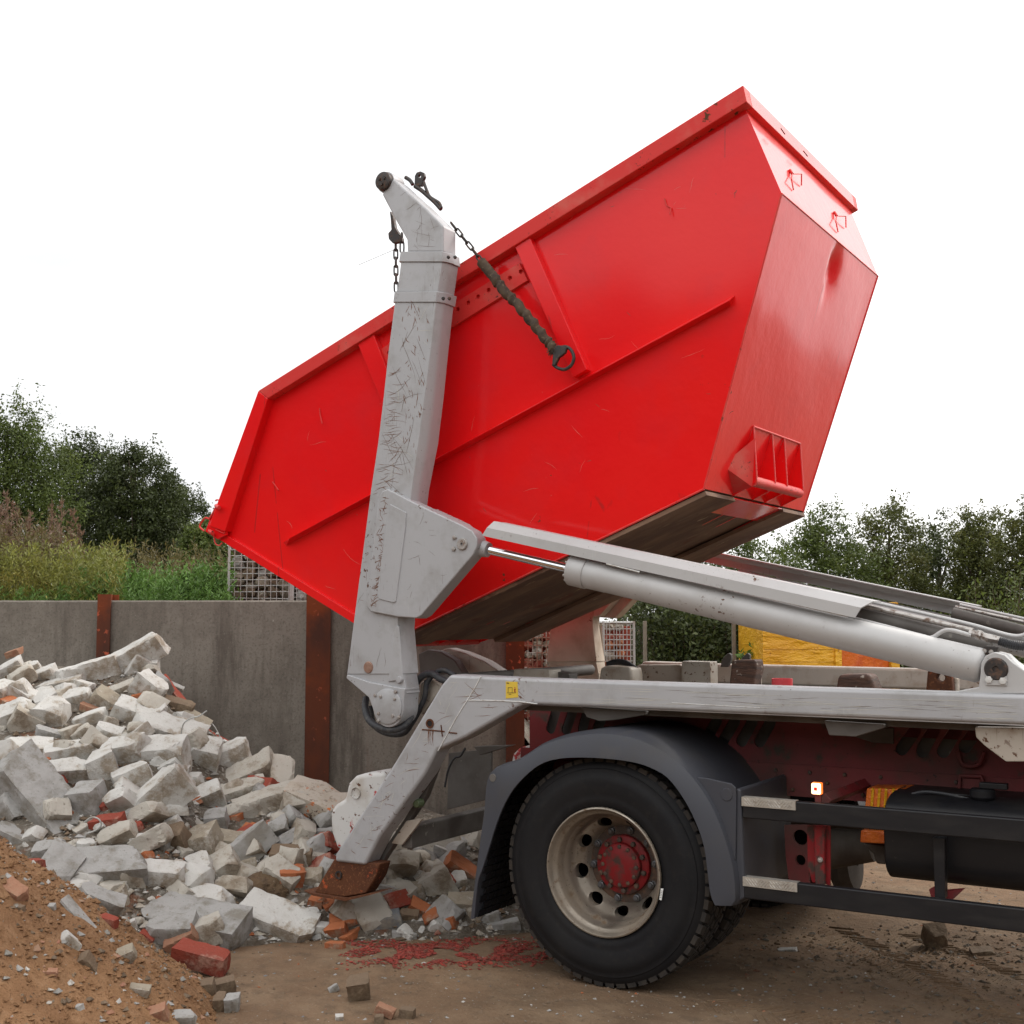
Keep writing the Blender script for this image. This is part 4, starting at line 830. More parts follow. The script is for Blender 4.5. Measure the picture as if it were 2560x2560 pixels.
c = T(b7(1438, 640), 5.9); rr_ = T(b7(1520, 640), 5.9).x-c.x; MB().lathe([(rr_-.006, .003), (rr_, .003), (rr_, -.11), (rr_-.006, -.11)], Vector((c.x, 5.95, c.z)), (0, 0, 1), 28, close=True).build('red_cup', M['redplastic'], truck, smooth=True)
hose(b7, ((60, 520), (120, 500), (200, 505), (290, 560)), [6.9, 6.9, 6.85, 6.8], .018)

# chassis -----------------------------------------------------------
def zof(p, Y): return T(p, Y).z
YS = 5.80
zmid = zof(b3(1000, 480), YS); zlow = zof(b3(1000, 700), YS)
for f, s, n in SIDES:
    o = MB().hexa([f((-3.45, YS, zmid)), f((.45, YS, zmid)), f((.45, YS, 1.235)), f((-3.45, YS, 1.235))], [f((-3.45, YS+.008, zmid)), f((.45, YS+.008, zmid)), f((.45, YS+.008, 1.235)), f((-3.45, YS+.008, 1.235))]).build('subframe_plate', M['red_dull'], truck)
    if s > 0:
        c = MB()
        caps = [(z5(700, 1275), z5(668, 1380)), (z5(800, 1280), z5(762, 1390)), (z5(885, 1290), z5(860, 1385)), (z5(975, 1320), z5(950, 1385))]
        caps += [(b7(940, 970), b7(860, 1110)), (b7(1085, 975), b7(995, 1125)), (b7(1225, 980), b7(1140, 1135)), (b7(1370, 985), b7(1285, 1140))]
        caps += [(b3(1190, 205), b3(1100, 335)), (b3(1320, 200), b3(1240, 348)), (b3(1470, 200), b3(1382, 352)), (b3(1600, 215), b3(1530, 320))]
        for a, b in caps:
            a, b = T(a, YS), T(b, YS); dd = (b-a).normalized(); nn = Vector((-dd.z, 0, dd.x)); r = .028
            th = [atan2(dd.z, dd.x)+t for t in np.linspace(-pi/2, pi/2, 9)]
            pts = [b+Vector((cos(t), 0, sin(t)))*r for t in th]+[a+Vector((-cos(t), 0, -sin(t)))*r for t in th]
            c.hexa([p-EY*.05 for p in pts], [p+EY*.05 for p in pts])
        cut(o, c)
        MB().box((-3.4, YS+.05, 1.05), (-1.5, YS+.06, 1.235)).build('liner_plate', M['darkgrey'], truck)
        MB().box((-1.5, YS+.05, 1.05), (-.72, YS+.06, 1.150)).build('liner_plate', M['darkgrey'], truck)
    A = [(YS-.012, zmid+.002), (YS-.012, zlow), (YS+.07, zlow), (YS+.07, zlow+.008), (YS-.004, zlow+.008), (YS-.004, zmid+.002)]
    MB().hexa([f((-3.5, y, z)) for y, z in A], [f((.45, y, z)) for y, z in A]).build('chassis_rail', M['red_dull'], truck)
    for k in range(46):
        x = -3.4+k*.083; zz = [zmid-.03, zlow+.03][k % 2]
        if k % 5 == 4: zz = (zmid+zlow)/2
        mb = MB().lathe([(0, -.012), (.008, -.010), (.010, 0)], f((x, YS-.012, zz)), (0, s, 0), 8)
        if s > 0: mb.build('chassis_bolt', M['hub'], truck)
# brackets under the near beam
def brk(z, pts, y0, y1, m, name='support_bracket', bevel=.004):
    A = P2(z, pts, y0); return MB().hexa(A, [Vector((p.x, y1, p.z)) for p in A]).build(name, m, truck, bevel=bevel)
brk(z5, ((850, 1250), (885, 1312), (960, 1335), (1050, 1330), (1240, 1298), (1240, 1275)), 5.34, 5.80, M['darkgrey'])
brk(b3, ((570, 140), (605, 240), (785, 250), (980, 190), (980, 165)), 5.34, 5.80, M['darkgrey'])
brk(z6, ((1572, 1078), (1580, 1150), (1640, 1210), (1800, 1330), (1960, 1330), (1990, 1085)), 5.32, 5.42, M['silver_dirty'])
brk(b3, ((780, 250), (880, 190), (1045, 190), (1045, 300), (900, 290)), 5.79, 5.798, M['darkgrey'])
mb = MB(); c = T(b3(1565, 375), 5.77)
mb.tube(bez([T(b3(x, y), 5.77) for x, y in ((1480, 345), (1510, 430), (1570, 450), (1630, 430), (1660, 350))], 5), .010, 8); mb.build('shackle', M['red_dull'], truck, smooth=True)
mb = MB(); mb.tube([T(b3(x, y), 5.76) for x, y in ((1490, 600), (1500, 515), (1640, 520), (1665, 600))], .010, 8); mb.build('shackle', M['red_dull'], truck, smooth=True)
A = P2(b3, ((1505, 530), (1660, 535), (1665, 640), (1510, 635)), 5.77); MB().hexa(A, [p+EY*.012 for p in A]).build('shackle_plate', M['red_dull'], truck, bevel=.003)

# marker lamp, cross member, hanger
c = T(b3(522, 602), 5.24); s_ = .023
lp = MB().box((c.x-s_*.86, 5.225, c.z-s_), (c.x+s_*.86, 5.245, c.z+s_)).build('marker_lamp', M['lamp'], truck, bevel=.006, seg=3)
MB().box((c.x-s_*.93, 5.232, c.z-s_*1.08), (c.x+s_*.93, 5.262, c.z+s_*1.08)).build('lamp_surround', M['lamprim'], lp, bevel=.006, seg=3)
MB().box((c.x-.0065, 5.221, c.z-.007), (c.x+.0065, 5.226, c.z+.007)).build('lamp_core', M['lampred'], lp)
MB().box((c.x-.012, 5.25, c.z-.10), (c.x+.014, 5.262, c.z-.02)).build('lamp_bracket', M['red_dull'], truck)
MB().tube([T(b3(580, 680), 5.4), T(b3(850, 575), 5.79)], .03, 4).build('cross_member', M['red_dull'], truck, bevel=.004)
A = P2(b3, ((455, 850), (615, 855), (615, 1275), (590, 1255), (490, 1240), (460, 1130)), 5.30)
MB().hexa(A, [p+EY*.008 for p in A]).build('underrun_bracket', M['red_bright'], truck, bevel=.002)
A = P2(b3, ((500, 855), (575, 858), (575, 1260), (510, 1260)), 5.27); MB().hexa(A, [p+EY*.03 for p in A]).build('underrun_bracket', M['red_bright'], truck, bevel=.006)
MB().lathe([(0, -.01), (.010, -.008), (.012, 0)], T(b3(547, 1087), 5.27), (0, 1, 0), 10).build('bolt', M['bolt'], truck)
o = MB().hexa(*(lambda A: (A, [p+EY*.02 for p in A]))(P2(b3, ((300, 850), (460, 850), (470, 1290), (340, 1290), (310, 1050)), 5.55))).build('spring_hanger', M['red_dull'], truck)
c = MB()
for q, r in (((410, 935), .035), ((410, 1090), .024)): p = T(b3(*q), 5.55); c.cyl(p-EY*.05, p+EY*.1, r, 20)
cut(o, c)
# side under-run bars with tread plates
x0 = T((1400, 1503), 5.2).x
for zt, zb in ((.917, .828), (.577, .486)):
    o = MB().box((x0, 5.20, zb), (.4, 5.24, zt)).build('underrun_bar', M['black'], truck, bevel=.006)
    xe = T((1502, 1530), 5.2).x
    tp = MB(); tp.box((x0, 5.193, zt-.036), (xe, 5.199, zt+.003)); tp.box((x0, 5.199, zt+.0005), (xe, 5.235, zt+.003)); t_ = tp.build('tread_plate', M['plate'], o)
    mb = MB(); nbar = 16
    for k in range(nbar):
        xx = x0+.02+(xe-x0-.04)*k/(nbar-1); sg = 1 if (k//4) % 2 else -1
        for zz in (zt-.025, zt-.009): mb.tube([(xx-.006*sg, 5.192, zz-.006), (xx+.006*sg, 5.192, zz+.006)], .0014, 4)
    mb.build('raised_pattern', M['plate'], o)
for k, (u, w2) in enumerate(((1772, .03),)):
    A = [T(b3(1308, 935), 5.26), T(b3(1392, 940), 5.26), T(b3(1395, 1355), 5.26), T(b3(1325, 1350), 5.26)]; MB().hexa(A, [p+EY*.05 for p in A]).build('tank_strap', M['black'], truck, bevel=.004)
A = P2(b3, ((1285, 1290), (1325, 1270), (1325, 1350), (1300, 1340)), 5.32); MB().hexa(A, [p+EY*.04 for p in A]).build('bracket_foot', M['red_dull'], truck)
A = P2(b3, ((1398, 1300), (1520, 1290), (1445, 1360), (1400, 1355)), 5.36); MB().hexa(A, [p+EY*.04 for p in A]).build('bracket_foot', M['red_dull'], truck)
# fuel tank
pa, pb = T(b3(1000, 900), 5.42), T(b3(1100, 1240), 5.42); zt_ = T(b3(1300, 640), 5.5).z; zb_ = pb.z; cy, cz, hy, hz_ = 5.66, (zt_+zb_)/2, .30, (zt_-zb_)/2
def tsec(x, k):
    o = []
    for a in np.linspace(0, 2*pi, 40, endpoint=False):
        ca, sa = cos(a), sin(a); o.append(Vector((x, cy+k*hy*abs(ca)**.5*(1 if ca > 0 else -1), cz+k*hz_*abs(sa)**.5*(1 if sa > 0 else -1))))
    return o
MB().rings([tsec(pa.x+.05, .80), tsec(pa.x+.015, .90), tsec(pa.x, .955), tsec(pa.x+.008, 1), tsec(.45, 1)]).build('fuel_tank', M['black'], truck, smooth=True)
q = T(b3(1655, 750), 5.5); q.z = zt_-.01
cp = MB().lathe([(0, .05), (.045, .048), (.052, .04), (.052, .015), (.04, .0)], q, (0, 0, 1), 24).build('tank_cap', M['black'], truck, smooth=True)
MB().box((q.x-.01, q.y-.02, q.z+.05), (q.x+.10, q.y+.02, q.z+.075)).build('cap_sensor', M['black'], truck, bevel=.004)
mb = MB(); mb.tube(bez([T(b3(x, y), 5.5) for x, y in ((1170, 640), (1260, 625), (1400, 640), (1560, 675), (1640, 690))], 6), .007, 6); mb.tube(bez([T(b3(x, y), 5.55) for x, y in ((1150, 650), (1300, 632), (1500, 650), (1700, 665), (1960, 690))], 6), .006, 6); mb.build('tank_cable', M['hose'], truck, smooth=True)
# yellow wheel chocks hung beyond the tank
A = P2(b3, ((862, 600), (1130, 605), (1125, 690), (1030, 760), (845, 760)), 5.6)
MB().hexa(A, [p+EY*.16 for p in A]).build('wheel_chock', M['orange'], truck, bevel=.006)
mb = MB()
for x in (905, 950, 995, 1045): mb.tube([T(b3(x, 602), 5.597), T(b3(x-10, 740), 5.597)], .006, 5)
mb.build('chock_rib', M['yellow'], truck)
A = P2(b3, ((820, 885), (995, 890), (990, 980), (815, 970)), 5.6); MB().hexa(A, [p+EY*.16 for p in A]).build('wheel_chock', M['orange'], truck, bevel=.006)
# axle parts seen between the bars
A = P2(b3, ((830, 975), (990, 985), (995, 1120), (925, 1115), (905, 1050)), 5.7); MB().hexa(A, [p+EY*.15 for p in A]).build('air_valve', M['deck'], truck, bevel=.01)
MB().tube([T(b3(600, 1010), 6.1), T(b3(905, 990), 6.1)], [.10, .075], 18).build('brake_chamber', M['deck'], truck, smooth=True)
MB().lathe([(.02, -.06), (.14, -.05), (.16, 0), (.14, .05), (.02, .06)], T(b3(720, 1100), 6.5), (1, 0, .1), 22).build('differential', M['deck'], truck, smooth=True)
MB().cyl((-2.69, 5.5, .53), (-2.69, 7.4, .53), .08, 20).build('axle', M['deck'], truck, smooth=True)
MB().tube([(-2.69, 6.45, .62), (.4, 6.45, .78)], .05, 14).build('drive_shaft', M['deck'], truck, smooth=True)

# mudguard ----------------------------------------------------------
inner = [(894.6, 1733), (901.5, 1665), (909.9, 1640), (923.7, 1595.9), (937.6, 1551.5), (954, 1512.7), (976.4, 1479), (1016, 1444), (1058.8, 1431), (1124.4, 1430), (1192.8, 1437.8), (1235, 1452), (1266, 1474), (1302, 1528), (1326.7, 1590.9), (1335, 1645.6), (1340.4, 1686.6), (1349, 1708)]
outer = [(887.7, 1734.5), (897.4, 1654), (905.7, 1590), (914, 1529), (919, 1476), (932, 1452), (968.6, 1440), (996, 1424), (1028.7, 1404), (1083.4, 1389), (1151.8, 1385), (1220, 1402), (1288.5, 1448), (1337.7, 1511.6), (1367.8, 1582.7), (1384, 1645.6), (1387, 1700), (1380, 1709)]
def resamp(P, n):
    d = [0]
    for a, b in zip(P, P[1:]): d.append(d[-1]+(b-a).length)
    o = []
    for i in range(n):
        t = d[-1]*i/(n-1); k = max(j for j in range(len(P)) if d[j] <= t+1e-9); k = min(k, len(P)-2); o.append(P[k].lerp(P[k+1], (t-d[k])/(d[k+1]-d[k])))
    return o
NF = 70
pi_ = resamp(bez([T(p, 5.14) for p in inner], 6), NF); po_ = resamp(bez([T(p, 5.17) for p in outer], 6), NF)
for f, s, n in SIDES:
    R = []
    for a, b in zip(pi_, po_):
        o = (b-a); o.y = 0; w_ = o.length; o.normalize()
        R.append([f(q) for q in (a+EY*.012, a, a.lerp(b, .45)-EY*.006, b-EY*.0, b+o*.012+EY*.035, b+o*.018+EY*.09, Vector((b.x, 5.86, b.z))+o*.018, Vector((b.x, 5.86, b.z))-o*.0, b+EY*.08-o*.002, a.lerp(b, .5)+EY*.012)])
    MB().rings(R).build('mudguard', M['plastic'], truck, smooth=True)
    mb = MB()                                                  # moulded anti-spray blocks inside the guard
    for i in range(0, NF-1):
        a, b = po_[i], po_[i+1]; t_ = (b-a); t_.y = 0; nn = Vector((t_.z, 0, -t_.x)).normalized()
        cc = Vector((-2.70, 0, .525)); 
        if nn.dot(cc-Vector((a.x, 0, a.z))) < 0: nn = -nn
        for k in range(9):
            y = 5.22+k*.068+(.034 if i % 2 else 0); p = a.lerp(b, .08); q = a.lerp(b, .92)
            lo = [f(Vector((v.x, yy, v.z))+nn*.004) for v, yy in ((p, y), (q, y+.01), (q, y+.068), (p, y+.058))]; mb.hexa(lo, [v+nn*.008 for v in lo])
    mb.build('spray_liner', M['black'], truck)
A = P2(b2, ((1495, 395), (1560, 400), (1735, 440), (1765, 470), (1768, 560), (1762, 980), (1660, 680)), 5.19)
MB().hexa(A, [p+EY*.012 for p in A]).build('mudguard_side_plate', M['plastic'], truck, bevel=.004)
MB().lathe([(0, -.003), (.026, -.003), (.028, 0), (.028, .006)], T(b2(1702, 515), 5.19), (0, 1, 0), 24).build('cover_cap', M['plastic'], truck, smooth=True)
MB().lathe([(0, -.003), (.018, -.003), (.020, 0), (.020, .006)], T(b2(88, 400), 5.16), (0, 1, 0), 20).build('cover_cap', M['darkgrey'], truck, smooth=True)
A = [T(b2(1765, 470), 5.2), T(b2(1800, 480), 5.2), T(b2(1830, 1230), 5.2), T(b2(1755, 1270), 5.2)]
MB().hexa(A, [Vector((p.x, 5.84, p.z)) for p in A]).build('mudguard_back', M['plastic'], truck, bevel=.01)

# wheels ------------------------------------------------------------
WXc, WZc = -2.7047, .525
def tyre_prof(): 
    P = [(.285, .05), (.292, .022), (.300, .012), (.335, .002), (.345, .0045), (.36, -.001), (.41, -.004), (.440, -.003), (.446, .002), (.470, .004), (.474, .009), (.487, .012), (.500, .022), (.5115, .030), (.5125, .06)]
    return P+[(r, .29-y) for r, y in P[::-1]]
def tread_mb(c, s):
    mb = MB(); rows = [(.022, .072, 0), (.080, .116, .5), (.124, .166, .2), (.174, .210, .7), (.218, .268, .3)]
    nb = 56
    for ri, (ya, yb, ph) in enumerate(rows):
        for k in range(nb):
            a0 = 2*pi*(k+ph)/nb; da = 2*pi/nb*.80; sk = .25*2*pi/nb*(1 if ri % 2 else -1)
            def P(a, y, r): return Vector(c)+Vector((r*cos(a), y*s, r*sin(a)))
            rl = .497 if ri in (0, 4) else .511
            lo = [P(a0, ya, rl if ri == 0 else .511), P(a0+da, ya, rl if ri == 0 else .511), P(a0+da+sk, yb, rl if ri == 4 else .511), P(a0+sk, yb, rl if ri == 4 else .511)]
            r1 = .521 if ri in (0, 4) else .5255; r2 = .5255
            hi = [P(a0+.004, ya+.003, r1 if ri == 0 else r2), P(a0+da-.004, ya+.003, r1 if ri == 0 else r2), P(a0+da+sk-.004, yb-.003, r1 if ri == 4 else r2), P(a0+sk+.004, yb-.003, r1 if ri == 4 else r2)]
            mb.hexa(lo, hi)
    return mb
rimp = [(.282, .045), (.290, .022), (.296, .008), (.294, -.002), (.288, -.004), (.283, .003), (.280, .014), (.274, .028), (.264, .036), (.258, .046), (.2565, .085), (.252, .10), (.245, .112), (.243, .135), (.240, .150), (.230, .166), (.205, .192), (.188, .218), (.180, .240), (.174, .252), (.165, .256), (.10, .258)]
for f, s, n in SIDES:
    cO = f((WXc, 5.20, WZc))
    whl = MB().lathe(rimp+[(r-.0 if r > .25 else r, y+.012) for r, y in [(.10, .258), (.165, .256), (.19, .235), (.215, .205), (.245, .17), (.262, .14), (.268, .06), (.272, .045)]], cO, (0, s, 0), 72, close=True).build('wheel', M['rim'], truck, smooth=True)
    if s > 0:
        c = MB()
        for k in range(9):
            a = 2*pi*k/9+radians(-8); p = Vector(cO)+Vector((.212*cos(a), 0, .212*sin(a))); rad = Vector((cos(a), 0, sin(a))); tg = Vector((-sin(a), 0, cos(a)))
            R = [[p+EY*y+rad*.022*cos(t)+tg*.036*sin(t) for t in np.linspace(0, 2*pi, 20, endpoint=False)] for y in (.12, .28)]; c.rings(R)
        cut(whl, c)
        whl.data.polygons.foreach_set('use_smooth', [True]*len(whl.data.polygons)); whl.data.set_sharp_from_angle(angle=radians(38))
    for k, off in enumerate((0, .34)):
        cc = f((WXc, 5.20+off, WZc)); MB().lathe(tyre_prof(), cc, (0, s, 0), 96).build('tyre', M['rubber'], whl, smooth=True)
        tread_mb(cc, s).build('tread', M['tread'], whl)
    MB().lathe([(.27, 0), (.26, .1), (.2, .2), (.10, .2)], f((WXc, 5.58, WZc)), (0, s, 0), 40).build('inner_rim', M['hub'], whl, smooth=True)
    hb = MB().lathe([(.186, .25), (.186, .242), (.178, .236), (.150, .234), (.148, .225), (.138, .222), (.136, .205), (.128, .200), (.105, .198), (.100, .178), (.092, .172), (.03, .170), (.028, .164), (0, .164)], cO, (0, s, 0), 48)
    hub = MB().lathe([(.188, .252), (.188, .244), (.180, .238), (.138, .236)], cO, (0, s, 0), 48).build('hub_flange', M['hub'], whl, smooth=True)
    MB().lathe([(.140, .238), (.138, .214), (.130, .208), (.105, .206), (.102, .186), (.092, .178), (.02, .176), (0, .176)], cO, (0, s, 0), 48).build('hub', M['red_bright'], whl, smooth=True)
    if s > 0:
        for k in range(10):
            a = 2*pi*k/10+.1; p = Vector(cO)+Vector((.164*cos(a), .238, .164*sin(a))); MB().lathe([(0, -.028), (.009, -.027), (.012, -.020), (.0165, -.018), (.0165, -.004), (.021, 0)], p, (0, 1, 0), 8).build('wheel_nut', M['nut'], whl, smooth=True)
            a += .3; p = Vector(cO)+Vector((.118*cos(a), .206, .118*sin(a))); MB().lathe([(0, -.014), (.012, -.012), (.0135, 0)], p, (0, 1, 0), 6).build('hub_bolt', M['hub'], whl)
        for k in range(12):
            a = 2*pi*k/12; p = Vector(cO)+Vector((.088*cos(a), .181, .088*sin(a))); MB().lathe([(0, -.008), (.010, -.006), (.011, 0)], p, (0, 1, 0), 6).build('hub_bolt', M['hub'], whl)
# small bar-coded label on the tyre
A = P2(b2, ((1248, 1162), (1264, 1165), (1252, 1244), (1237, 1240)), 5.192); tl = MB().hexa(A, [p+EY*.003 for p in A]).build('tyre_label', M['white'], truck)
mb = MB()
for k in range(5):
    t = .2+k*.14; a = A[0].lerp(A[3], t); b = A[1].lerp(A[2], t); mb.tube([a.lerp(b, .15)-EY*.0008, a.lerp(b, .85)-EY*.0008], .0009, 4)
mb.build('printed_line', M['ink'], tl)

# ------------------------------------------------------------------ chains
def link(mb, c, d, tw, L2=.030, W2=.011, r=.0048):
    x, y, z = basis(d); a = x*cos(tw)+y*sin(tw); P = []
    for t in np.linspace(0, 2*pi, 17)[:-1]:
        ct, st = cos(t), sin(t); P.append(c+z*((L2-W2)*(1 if ct > 0 else -1)+W2*ct if abs(ct) > 1e-6 else 0)+a*W2*st)
    P2_ = P+[P[0], P[1]]; R = []
    for i in range(16):
        p = P[i]; t = (P[(i+1) % 16]-P[i-1]).normalized(); u_ = z.cross(a); v_ = t.cross(u_).normalized(); R.append([p+(u_*cos(k)+v_*sin(k))*r for k in np.linspace(0, 2*pi, 7)[:-1]])
    R.append(R[0]); mb.rings(R, True, False)
def chain(parent, pts, step=.046):
    P = resamp(pts, max(2, int(sum((b-a).length for a, b in zip(pts, pts[1:]))/step)+1))
    for i in range(len(P)-1):
        mb = MB(); link(mb, P[i].lerp(P[i+1], .5), P[i+1]-P[i], (i % 2)*pi/2+.4); mb.build('chain_link', M['darkiron'], parent, smooth=True)
for f, s, n in SIDES:
    if s < 0: continue
    # swinging chain with its canvas sleeve
    c1 = empty('lifting_chain', f(T(z1(968, 570), 5.45)), 'dark lifting chain in a brown fabric sleeve swinging in front of the red side', 'chain', 'lifting chains on the arm heads')
    chain(c1, [f(T(z1(*q), y)) for q, y in (((905, 490), 5.43), ((985, 590), 5.44), ((1040, 655), 5.45), ((1085, 715), 5.46), ((1120, 765), 5.46))])
    sp = bez([f(T(z1(*q), y)) for q, y in (((1112, 758), 5.46), ((1175, 835), 5.46), ((1260, 940), 5.465), ((1345, 1035), 5.47), ((1430, 1130), 5.475), ((1510, 1230), 5.48), ((1575, 1310), 5.48), ((1615, 1365), 5.48))], 12)
    R = []; x, y, d = basis(sp[-1]-sp[0]); nn = len(sp)
    for i, p in enumerate(sp):
        q = []
        for k in range(18):
            a = 2*pi*k/18; fold_ = .005*sin(i*.8+a*1.0+5*noise.noise(Vector((i*.15, 0, 0))))*(1 if i > 16 else .25); rr_ = .0275*(1-.12*i/nn)+fold_+.003*noise.noise(Vector((i*.3, cos(a), sin(a)))*1.4)
            q.append(p+(x*cos(a)+y*sin(a))*rr_)
        R.append(q)
    MB().rings(R).build('fabric_sleeve', M['cloth'], c1, smooth=True)
    mb = MB()
    for k in range(160):
        a = random.uniform(0, 2*pi); p = sp[-1]-(sp[-1]-sp[-6])*random.random()*.6+(x*cos(a)+y*sin(a))*.02; mb.tube([p, p+Vector((random.uniform(-.02, .02), random.uniform(-.015, .005), random.uniform(-.028, .005)))], .0012, 3)
    mb.build('frayed_end', M['cloth'], c1)
    k = lambda x, y, Y=5.48: T(z1(x, y), Y)
    mb = MB(); mb.tube(bez([k(1612, 1350), k(1650, 1350), k(1700, 1345), k(1735, 1370), k(1752, 1420), k(1735, 1470), k(1690, 1500), k(1640, 1490), k(1608, 1465)], 6), [.010]*8+[.009]*41, 10); mb.build('hook_ring', M['darkiron'], c1, smooth=True)
    A = [k(1600, 1350, 5.465), k(1640, 1330, 5.465), k(1700, 1350, 5.465), k(1690, 1385, 5.465), k(1645, 1420, 5.465), k(1620, 1475, 5.465), k(1600, 1470, 5.465), k(1605, 1400, 5.465)]; MB().hexa(A, [p+EY*.022 for p in A]).build('hook_body', M['darkiron'], c1, bevel=.004)
    # hanging chain on the outer side
    c2 = empty('hanging_chain', T(z1(525, 640), 5.47), 'dark chain hanging straight down beside the near arm head, left of the arm', 'chain', 'lifting chains on the arm heads')
    chain(c2, [T(z1(522, 620), 5.47), T(z1(526, 960), 5.47)]); chain(c2, [T(z1(566, 560), 5.46), T(z1(566, 690), 5.46)])
    A = [T(z1(*q), 5.45) for q in ((478, 405), (500, 440), (515, 520), (560, 590), (562, 620), (500, 630), (472, 600), (468, 560), (490, 535), (485, 460))]; MB().hexa(A, [p+EY*.03 for p in A]).build('chain_shortener', M['darkiron'], c2, bevel=.005)
# lugs on top of the head
k = lambda x, y, Y=5.46: T(z1(x, y), Y)
lug = [k(*q) for q in ((650, 235), (652, 165), (665, 140), (690, 132), (715, 142), (722, 170), (708, 200), (700, 235))]
o = MB().hexa(lug, [p+EY*.02 for p in lug]).build('lifting_lug', M['darkiron'], truck, bevel=.004); c = MB(); q = k(686, 168); c.cyl(q-EY*.05, q+EY*.08, .009, 14); cut(o, c)
mb = MB(); mb.tube(bez([k(655, 235), k(700, 265), k(740, 300), k(790, 345), k(835, 395)], 6), .012, 8); mb.tube(bez([k(715, 205), k(735, 260), k(760, 310), k(820, 350), k(838, 385)], 6), .009, 8); mb.tube(bez([k(590, 175), k(620, 195), k(640, 225)], 5), .011, 8)
mb.build('lifting_hook', M['darkiron'], truck, smooth=True)
MB().tube([T(z1(265, 780), 5.47), T(z1(510, 675), 5.47)], .0014, 4).build('loose_wire', M['darkiron'], truck)

# ------------------------------------------------------------------ scratches, scuffs and rust streaks lying in the paint
M['sc_dark'] = mat('brown_scratch', (.15, .105, .075), .8); M['sc_pale'] = mat('pale_scratch', (.55, .53, .46), .6); M['sc_rust'] = mat('rust_scratch', (.17, .065, .025), .85); M['sc_pink'] = mat('pink_scratch', (.72, .22, .18), .6)
def scratches(name, parent, fn, n, box, Lr, ang, wd, m, seed, wob=.25):
    rnd = random.Random(seed); mb = MB()
    for k in range(n):
        for tr in range(30):
            u, v = rnd.uniform(box[0], box[2]), rnd.uniform(box[1], box[3])
            if fn(u, v) is not None: break
        else: continue
        a = rnd.gauss(*ang); L_ = rnd.uniform(*Lr)*(1 if rnd.random() < .8 else 1.8); P = []; nseg = 5
        for i in range(nseg+1):
            q = fn(u, v)
            if q is None: break
            P.append(q); u += cos(a)*L_/nseg; v -= sin(a)*L_/nseg; a += rnd.uniform(-wob, wob)
        if len(P) < 3: continue
        A, B = [], []
        for i, p in enumerate(P):
            d = (P[min(i+1, len(P)-1)]-P[max(0, i-1)]).normalized(); s_ = d.cross(EY).normalized(); w_ = wd*rnd.uniform(.4, 1.2)*sin(pi*(i+.35)/(len(P)-.3))
            A.append(p+s_*w_); B.append(p-s_*w_)
        n_ = len(P); mb.add(A+B+[q+EY*.0006 for q in A+B], [(i, i+1, n_+i+1, n_+i) for i in range(n_-1)]+[(2*n_+i, 3*n_+i, 3*n_+i+1, 2*n_+i+1) for i in range(n_-1)])
    o = mb.build(name, m, parent, weld=False); o['kind'] = 'stuff'; return o
def on_arm(u, v):
    if not (480 < v < 1268): return None
    l, c, r = interp(v)
    if 571 < v < 560 or not (l+3 < u < c-1): return None
    if v > 940 and u > 603.8+.2734*(400-(v-905.7)/.2734*.115): 
        if v < 1165: return None
    g = .004 if v > 571 else .0
    if 549 < v < 572: g = .011
    if v < 495: g = .008
    return T((u, v), Y0-g-.0009)
def on_knuckle(u, v):
    x, y = (u-603.8)/.2734, (v-905.7)/.2734
    return T((u, v), 5.2712) if (y > 110+(x-460)*.47 and 430-(y-130)*.11 < x < 1010-(max(0, y-480))*.72 and y < 900 and not (395 < x < 600 and 165 < y < 850)) else None
def on_knuckle_edge(u, v):
    x, y = (u-603.8)/.2734, (v-905.7)/.2734
    return T((u, v), 5.2712) if (120 < y < 880 and 415-(y-130)*.105 < x < 478-(y-130)*.10) else None
def on_leg(u, v):
    if 1280 < v < 1625:
        l = 848-(v-1273)*.63 if v < 1437 else 745-(v-1437)*.646
        r = 983-(v-1331)*1.9 if v < 1415 else 825-(v-1415)*.64
        if v < 1331: r = 1000
        if l+6 < u < r-8: return T((u, v), 5.2492)
    return None
def on_rail(u, v):
    t = 1277+(u-850)*.0342; b = 1328+(u-1000)*.043
    return T((u, v), 5.2492) if 985 < u < 1925 and t+7 < v < b-6 else None
def on_head(u, v):
    x, y = (u-603.8)/.2734, (v-286.8)/.2734
    return T((u, v), Y0-.0009) if 230 < y < 680 and x > 430+max(0, min(1, (y-290)/320))*172 and x < min(845, 520+(y-200)*1.05) else None
def on_side(u, v):
    q = SK((u, v), .0009); a, b = loc2(q)
    if not (v < 1166-(u-820)*.48 and v > 420+(1000-u)*.60): return None
    return q if 500 < u < 1400 and 240 < v else None
S_ = lambda *a, **k: scratches('scratch_marks', truck, *a, **k)
S_(on_arm, 16, (670, 480, 840, 1268), (16, 70), (1.2, .8), .0010, M['sc_dark'], 1)
S_(on_arm, 13, (700, 560, 790, 1050), (30, 90), (-1.2, .25), .0010, M['sc_dark'], 2, .12)
S_(on_arm, 16, (700, 560, 840, 960), (12, 60), (-1.1, .5), .0010, M['sc_pale'], 3)
S_(on_arm, 90, (672, 700, 740, 1140), (8, 26), (.1, .35), .0010, M['sc_rust'], 4)
S_(on_arm, 60, (760, 560, 836, 900), (4, 16), (-1.4, .3), .0018, M['sc_rust'], 5)
S_(on_head, 22, (700, 340, 840, 475), (10, 50), (.4, 1.1), .0007, M['sc_dark'], 6)
S_(on_knuckle_edge, 80, (690, 930, 725, 1150), (6, 24), (.1, .8), .0016, M['sc_rust'], 7)
S_(on_knuckle, 16, (700, 930, 880, 1150), (6, 26), (.3, .9), .0007, M['sc_dark'], 8)
S_(on_leg, 34, (640, 1280, 985, 1620), (8, 34), (0, .4), .0012, M['sc_rust'], 9)
